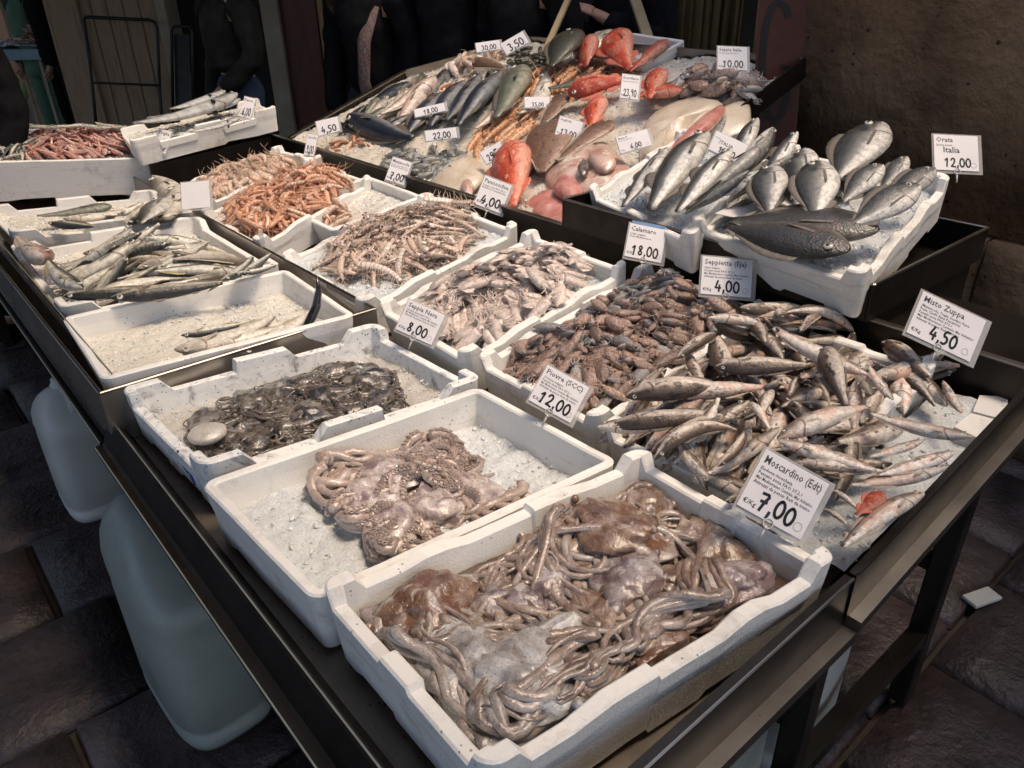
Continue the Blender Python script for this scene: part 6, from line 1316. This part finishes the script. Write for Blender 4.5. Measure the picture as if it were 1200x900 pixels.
# ---------------------------------------------------------------- jerrycans and things under the table
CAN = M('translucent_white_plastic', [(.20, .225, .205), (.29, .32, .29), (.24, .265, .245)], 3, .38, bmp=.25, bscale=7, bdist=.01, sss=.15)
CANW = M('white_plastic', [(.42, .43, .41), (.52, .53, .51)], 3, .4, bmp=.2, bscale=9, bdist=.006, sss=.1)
def jerrycan(loc, rot, w, d, h, label, mat=CAN, lean=0, neck=(0, 0), cap=True):
    root = link('jerrycan', None); root.matrix_world = Matrix.Translation(loc) @ Matrix.Rotation(R(rot), 4, 'Z') @ Matrix.Rotation(R(lean), 4, 'Y'); tag(root, label, 'jerrycan')
    V = []; F = []; n = 32
    prof = [(0, .80), (.015, .93), (.05, .98), (.09, 1.0), (.10, .945), (.13, .945), (.15, 1.0), (.5, 1.0), (.62, 1.0), (.68, .985), (.72, 1.0), (.78, .97), (.84, .88), (.90, .72), (.95, .50), (.975, .34), (.985, .2)]
    for f, k in prof:
        sh = 0 if f < .72 else (f-.72)/.265
        for i in range(n):
            a = 2*math.pi*i/n; ca, sa = math.cos(a), math.sin(a); e = .52; x = math.copysign(abs(ca)**e, ca)*w/2*k; y = math.copysign(abs(sa)**e, sa)*d/2*k
            V.append((x+neck[0]*w*sh*.5, y+neck[1]*d*sh*.5, f*h))
    m = len(prof)
    for r in range(m-1):
        for i in range(n): F.append((r*n+i, r*n+(i+1) % n, (r+1)*n+(i+1) % n, (r+1)*n+i))
    F.append(tuple(reversed(range(n)))); F.append(tuple((m-1)*n+i for i in range(n)))
    link('body', mesh('body', V, F, mat), root)
    nx, ny = neck[0]*w*.5, neck[1]*d*.5; g = Geo(); g.add(*tube([(nx, ny, h*.97), (nx, ny, h*1.0), (nx, ny, h*1.005), (nx, ny, h*1.02), (nx, ny, h*1.025), (nx, ny, h*1.06)], [.026, .026, .031, .031, .025, .025], 18, up=(1, 0, 0))); link('neck', g.mesh('neck', mat), root)
    if cap: link('cap', Geo().add(*tube([(nx, ny, h*1.035), (nx, ny, h*1.04), (nx, ny, h*1.085), (nx, ny, h*1.09)], [.028, .031, .031, .026], 18, up=(1, 0, 0))).mesh('cap', M('red_brown_cap', [(.20, .06, .04)], 9, .4, bmp=0)), root)
    hd = Geo().add(*tube([(-w*.12, 0, h*.93), (-w*.12, 0, h*1.02), (-w*.2, 0, h*1.05), (-w*.36, 0, h*1.02), (-w*.42, 0, h*.90)], .014, 8, up=(0, 1, 0))); link('handle', hd.mesh('handle', mat), root)
    return root
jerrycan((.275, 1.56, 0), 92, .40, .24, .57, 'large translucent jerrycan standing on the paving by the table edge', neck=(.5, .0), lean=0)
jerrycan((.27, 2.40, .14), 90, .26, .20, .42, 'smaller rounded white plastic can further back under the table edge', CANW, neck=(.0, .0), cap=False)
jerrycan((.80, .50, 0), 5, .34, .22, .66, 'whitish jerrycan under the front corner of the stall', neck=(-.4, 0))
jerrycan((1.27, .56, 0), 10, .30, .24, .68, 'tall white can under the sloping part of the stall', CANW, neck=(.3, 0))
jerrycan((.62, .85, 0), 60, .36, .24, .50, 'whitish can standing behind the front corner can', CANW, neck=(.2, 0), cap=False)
o = link('cardboard_scrap', mesh('cardboard_scrap', *box(0, 0, .006, .10, .05, .012, .002), mat=CANW, smooth=False)); o.matrix_world = Matrix.Translation(at(1150, 702, 0)) @ Matrix.Rotation(R(-20), 4, 'Z'); tag(o, 'small white scrap lying on the floor beyond the table leg', 'scrap')
# ---------------------------------------------------------------- people in the background
def skin_mesh(name, V, E, rads, mat, levels=1, root=0, fold=0):
    me = bpy.data.meshes.new(name); me.from_pydata([tuple(v) for v in V], E, []); me.update()
    o = bpy.data.objects.new(name, me); COL.objects.link(o); sk = o.modifiers.new('k', 'SKIN'); sk.use_smooth_shade = True
    for i, r in enumerate(rads):
        d = me.skin_vertices[0].data[i]; d.radius = r if isinstance(r, tuple) else (r, r); d.use_root = (i == root)
    sb = o.modifiers.new('s', 'SUBSURF'); sb.levels = levels; sb.render_levels = levels
    dg = bpy.context.evaluated_depsgraph_get(); dg.update(); out = bpy.data.meshes.new_from_object(o.evaluated_get(dg)); bpy.data.objects.remove(o)
    out.name = name; out.materials.clear(); out.materials.append(mat)
    if fold:
        nr = [v.normal.copy() for v in out.vertices]
        for v, q in zip(out.vertices, nr):
            c = v.co; k = noise.noise(Vector((c.x*6, c.y*6, c.z*13)))+.6*abs(noise.noise(Vector((c.x*11+3, c.y*11, c.z*22)))); v.co = c+q*(k*fold)
    for p in out.polygons: p.use_smooth = True
    return out
SKINM = M('skin', [(.40, .22, .15), (.48, .28, .20)], 9, .5, bmp=.1, sss=.1)
HAIR = M('dark_hair', [(.012, .009, .007), (.03, .02, .015)], 40, .5, bmp=.3)
LEATH = M('black_leather', [(.014, .013, .010), (.030, .028, .022)], 14, .65, bmp=.8, bscale=14, bdist=.012, spec=.15)
JEANS = M('blue_jeans', [(.03, .045, .09), (.05, .075, .14)], 30, .8, bmp=.4, bscale=40)
BLACKC = M('black_wool', [(.006, .006, .007), (.012, .012, .014)], 20, .95, bmp=.4, bscale=30, spec=.1)
def person(base, face, label, coat, legs, la=None, ra=None, coatlen=.95, scarf=None, H=1.74, bag=None, k=1.0):
    root = link('person', None); root.matrix_world = Matrix.Translation(base) @ Matrix.Rotation(R(face), 4, 'Z') @ Matrix.Scale(H/1.74*k, 4); tag(root, label, 'person')
    # x forward, y left
    LA = la or [(0, .21, 1.42), (-.02, .27, 1.14), (.06, .26, .90), (.08, .25, .82)]
    RA = ra or [(0, -.21, 1.42), (-.02, -.27, 1.14), (.06, -.26, .90), (.08, -.25, .82)]
    V = [(0, 0, .98), (0, 0, 1.15), (.01, 0, 1.32), (0, 0, 1.46), (.01, 0, 1.54), (.02, 0, 1.62), (.025, 0, 1.70)]; E = [(0, 1), (1, 2), (2, 3), (3, 4), (4, 5), (5, 6)]; r = [(.11, .09), (.11, .09), (.13, .10), (.10, .08), .055, (.078, .09), (.06, .07)]
    for A, s in ((LA, 1), (RA, -1)):
        i = len(V); V += A; E += [(3, i), (i, i+1), (i+1, i+2), (i+2, i+3)]; r += [.062, .045, .033, .036]
        w = Vector(A[3]); d = (w-Vector(A[2])).normalized(); sd2 = Vector((1, 0, 0)); 
        for f in range(4):
            o_ = sd2*((f-1.5)*.02); j = len(V); V += [tuple(w+d*.05+o_), tuple(w+d*(.085-.006*abs(f-1.3))+o_+Vector((0, -s*.008, 0))), tuple(w+d*(.11-.008*abs(f-1.3))+o_+Vector((0, -s*.03, 0)))]; E += [(i+3, j), (j, j+1), (j+1, j+2)]; r += [.011, .009, .007]
        j = len(V); V += [tuple(w+d*.02+sd2*.04), tuple(w+d*.055+sd2*.058)]; E += [(i+3, j), (j, j+1)]; r += [.012, .009]
    for s in (1, -1):
        i = len(V); V += [(0, s*.10, .88), (.02, s*.11, .50), (-.01, s*.115, .09), (.13, s*.13, .035)]; E += [(0, i), (i, i+1), (i+1, i+2), (i+2, i+3)]; r += [.07, .05, .038, .04]
    link('body', skin_mesh('body', V, E, r, SKINM), root)
    ct = [(0, 0, coatlen), (0, 0, 1.15), (.01, 0, 1.32), (0, 0, 1.475)]; e = [(0, 1), (1, 2), (2, 3)]; rr = [(.19, .155), (.175, .145), (.195, .15), (.10, .09)]
    for A in (LA, RA):
        i = len(ct); ct += A[:3]+[tuple(Vector(A[2]).lerp(Vector(A[3]), .55))]; e += [(3, i), (i, i+1), (i+1, i+2), (i+2, i+3)]; rr += [.088, .073, .060, .052]
    link('jacket', skin_mesh('jacket', ct, e, rr, coat, 3, fold=.013), root)
    tr = [(0, 0, .97), (0, 0, 1.10)]; e = [(0, 1)]; rr = [(.165, .135), (.15, .12)]
    for s in (1, -1):
        i = len(tr); tr += [(0, s*.10, .85), (.02, s*.11, .50), (-.01, s*.115, .10)]; e += [(0, i), (i, i+1), (i+1, i+2)]; rr += [.105, .078, .066]
    link('trousers', skin_mesh('trousers', tr, e, rr, legs, 2, fold=.010), root)
    v, f, u = sphere((0, 0, 1.665), .108, 14, 10, (1.02, .86, 1.12)); keep = [q for q in f if sum(v[i][0]*.8+(1.60-v[i][2])*.9 for i in q)/len(q) < .055]; link('hair', mesh('hair', v, keep, HAIR), root)
    v, f, u = sphere((.115, 0, 1.63), .017, 8, 6, (1, .8, 1.4)); link('nose', mesh('nose', v, f, SKINM), root)
    for s in (1, -1): 
        v, f, u = sphere((.098, s*.032, 1.655), .012, 8, 6); link('eye', mesh('eye', v, f, BLACKP), root)
        v, f, u = sphere((.01, s*.088, 1.64), .028, 8, 6, (.7, .35, 1)); link('ear', mesh('ear', v, f, SKINM), root)
        link('shoe', mesh('shoe', *sphere((.05, s*.12, .045), .055, 12, 8, (2.3, .9, .85))[:2], mat=BLACKC), root)
    if scarf is not None:
        pts = [(.10, .10, 1.42), (.18, .07, 1.25), (.20, .06, 1.05), (.19, .08, .90), (.17, .07, .80)]; link('scarf', Geo().add(*tube(pts, [.035, .042, .036, .045, .02], 10, flat=.4, up=(1, 0, 0))).mesh('scarf', scarf), root)
        link('scarf_loop', Geo().add(*tube([(.09*math.cos(a), .09*math.sin(a), 1.49+.01*math.cos(a*2)) for a in np.linspace(0, 6.28, 14)], .04, 8)).mesh('scarf_loop', scarf), root)
    return root
def groundpt(px, dist): r = ray(px, 50); r.z = 0; r.normalize(); return Vector((0, 0, 0))+r*dist
SCARF = M('mottled_scarf', [(.05, .02, .02), (.20, .12, .11), (.08, .06, .06), (.24, .18, .16)], 30, .8, bmp=.4, bscale=50)
person(groundpt(272, 5.6), 185, 'man in a black leather bomber jacket and blue jeans standing behind the stall', LEATH, JEANS, coatlen=1.05, la=[(0, .21, 1.42), (.02, .30, 1.16), (.16, .20, 1.02), (.20, .13, .97)], ra=[(0, -.21, 1.42), (-.02, -.27, 1.14), (.06, -.26, .92), (.08, -.25, .84)])
person(groundpt(436, 4.9), 205, 'person in dark clothes with a long mottled reddish scarf hanging down', BLACKC, M('navy_jeans', [(.008, .012, .024), (.014, .02, .036)], 30, .8), scarf=SCARF, coatlen=.92, H=1.78)
cc = at_depth(15, 112, 4.15); pb = groundpt(-75, 4.35); lm = (Matrix.Translation(pb) @ Matrix.Rotation(R(215), 4, 'Z')).inverted() @ cc; hv = lm+Vector((0, 0, .05)); sg = 1 if hv.y > 0 else -1; sh = Vector((0, sg*.21, 1.42)); d_ = hv-sh; L_ = min(d_.length, .66); hv = sh+d_.normalized()*L_; wr = sh+d_.normalized()*(L_-.09); el = sh+d_.normalized()*(L_*.45)+Vector((0, sg*.05, -.10))
ARM = [tuple(sh), tuple(el), tuple(wr), tuple(hv)]; print('reach', d_.length, sg)
person(pb, 215, 'person in a black coat at the left picture edge, holding something green', BLACKC, BLACKC, coatlen=.78, H=1.74, ra=ARM if sg < 0 else None, la=ARM if sg > 0 else None)
person(groundpt(530, 4.7), 200, 'person in a bulky black coat behind the back corner of the display', BLACKC, BLACKC, coatlen=.80, H=1.84, k=1.08)
person(groundpt(618, 4.4), 190, 'second person in black clothes beside the thin beige pole', BLACKC, BLACKC, coatlen=.80, H=1.74, k=1.06)
person(groundpt(742, 4.6), 170, 'fish seller in dark clothes behind the thick beige pole with a reddish hand showing', BLACKC, BLACKC, coatlen=.85, H=1.78, la=[(0, .21, 1.42), (.05, .30, 1.25), (.26, .16, 1.34), (.32, .12, 1.38)], ra=[(0, -.21, 1.42), (.05, -.30, 1.22), (.24, -.2, 1.30), (.30, -.16, 1.35)])
# what the left-edge person holds: a radicchio-like bunch
g = Geo(); c = at_depth(15, 112, 4.15)
for i in range(9):
    a = i*.7; v, f, u = sphere((0, 0, 0), 1, 8, 6, (.045, .018, .075)); g.add(v, f, u, i % 2, M=Matrix.Translation(c+Vector((math.cos(a)*.028, math.sin(a)*.028, 0))) @ Matrix.Rotation(a, 4, 'Z') @ Matrix.Rotation(.25, 4, 'Y'))
o = link('vegetable_bunch', g.mesh('vegetable_bunch', [M('leaf_green', [(.06, .12, .03), (.14, .22, .06)], 20, .4), M('pale_red_leaf', [(.45, .16, .10), (.5, .28, .2)], 20, .4)])); tag(o, 'green and reddish bunch in the hand of the person at the left edge', 'vegetable')
# ---------------------------------------------------------------- the far stall at the upper left
def far_stall():
    D = 8.2; s, f = FS, FF
    V, F = box(-14/1.0, 15, 2, 40, .3, 5); V = [s*v[0]+f*v[1]+Vector((0, 0, v[2]-.5)) for v in V]; w = link('far_facade', mesh('far_facade', V, F, M('far_brown_plaster', [(.10, .065, .04), (.17, .11, .07)], 1.2, .8, bmp=.3, bscale=6), smooth=False)); tag(w, 'brown facade closing the street far behind the blue table', 'building')
    def q(px, py, d=D): r = ray(px, py); return CAMP+r*(d/f.dot(Vector((r.x, r.y, 0))))
    BLUE = M('pale_blue_cloth', [(.16, .27, .34), (.24, .37, .44)], 5, .6, bmp=.2)
    t = link('far_stall_table', None); tag(t, 'distant market table with pale blue cover at the upper left', 'table')
    c = q(45, 60); tl = Matrix.Translation(c) @ Matrix((s, f, Vector((0, 0, 1)))).transposed().to_4x4()
    def bx(nm, cx, cy, cz, a, b, h, mat, par, bev=.004): V, F = box(cx, cy, cz, a, b, h, bev); return link(nm, mesh(nm, [tl @ Vector(v) for v in V], F, mat, smooth=False), par)
    bx('cover', -.15, .40, -.03, 1.15, .8, .10, BLUE, t)
    for x in (.22, -.05, -.6): bx('leg', x, .08, -.45, .03, .03, .74, PLAST, t)
    for x in (.30, -.6): bx('leg', x, .7, -.45, .03, .03, .74, PLAST, t)
    fr = Frame(tl @ Vector((-.15, .40, .03)), s, f, 1.1, .8, .05); hp2 = Heap(fr, -.52, .52, -.37, .37, lambda A, B: .02+.07*np.exp(-A*A/.12-(B-.1)**2/.05))
    ice_sheet(fr, -.52, .52, -.37, .37, lambda A, B: .02+.07*np.exp(-A*A/.12-(B-.1)**2/.05), ice_mat('far_ice', (.50, .52, .56), (.72, .74, .78)), 'heap of ice on the distant blue table', .02, .03)
    fill(hp2, ['mull', 'anch'], 26, lambda A, B: .07+.08*np.exp(-A*A/.1), .22, 'fish', 'small pinkish fish on the distant blue table', 'fish', 'fish on the distant table', .2, .15, roll=lambda: 1.5+rb(.6))
    # crate with orange prawns behind
    cr = link('orange_crate', None); tag(cr, 'orange and white crate standing on the distant stall', 'crate')
    bx('crate_side', .30, .34, .13, .26, .02, .18, M('orange_plastic', [(.55, .17, .05), (.66, .28, .10)], 20, .5), cr); bx('crate_base', .30, .47, .05, .26, .24, .02, CANW, cr); bx('crate_side', .44, .47, .13, .02, .24, .18, CANW, cr)
    fr2 = Frame(tl @ Vector((.30, .47, .20)), s, f, .24, .22, .1); hp3 = Heap(fr2, -.11, .11, -.1, .1, lambda A, B: 0*A); fill(hp3, ['prawn'], 16, lambda A, B: .03+0*A, .11, 'prawn', 'orange prawn in the crate on the distant stall', 'prawn', 'prawns on the distant stall', .2, .15)
    w = link('brown_pillar', mesh('brown_pillar', *(lambda VF: ([tl @ Vector(v) for v in VF[0]], VF[1]))(box(-.55, 1.5, .3, .95, .3, 3.4, .01)), mat=WOOD, smooth=False)); tag(w, 'brown wall panel behind the distant table at the upper left', 'wall')
    r0 = groundpt(42, 9.6); person(r0, 200, 'distant person in a green apron behind the far stall', M('green_apron', [(.06, .14, .09), (.09, .19, .13)], 9, .8), M('green_apron_low', [(.05, .12, .08), (.08, .16, .11)], 9, .8), coatlen=.7, H=1.7)
    r0 = groundpt(64, 9.4); person(r0, 200, 'distant person in dark clothes beside the green apron', BLACKC, BLACKC, coatlen=.8, H=1.75)
far_stall()
bpy.context.view_layer.update()
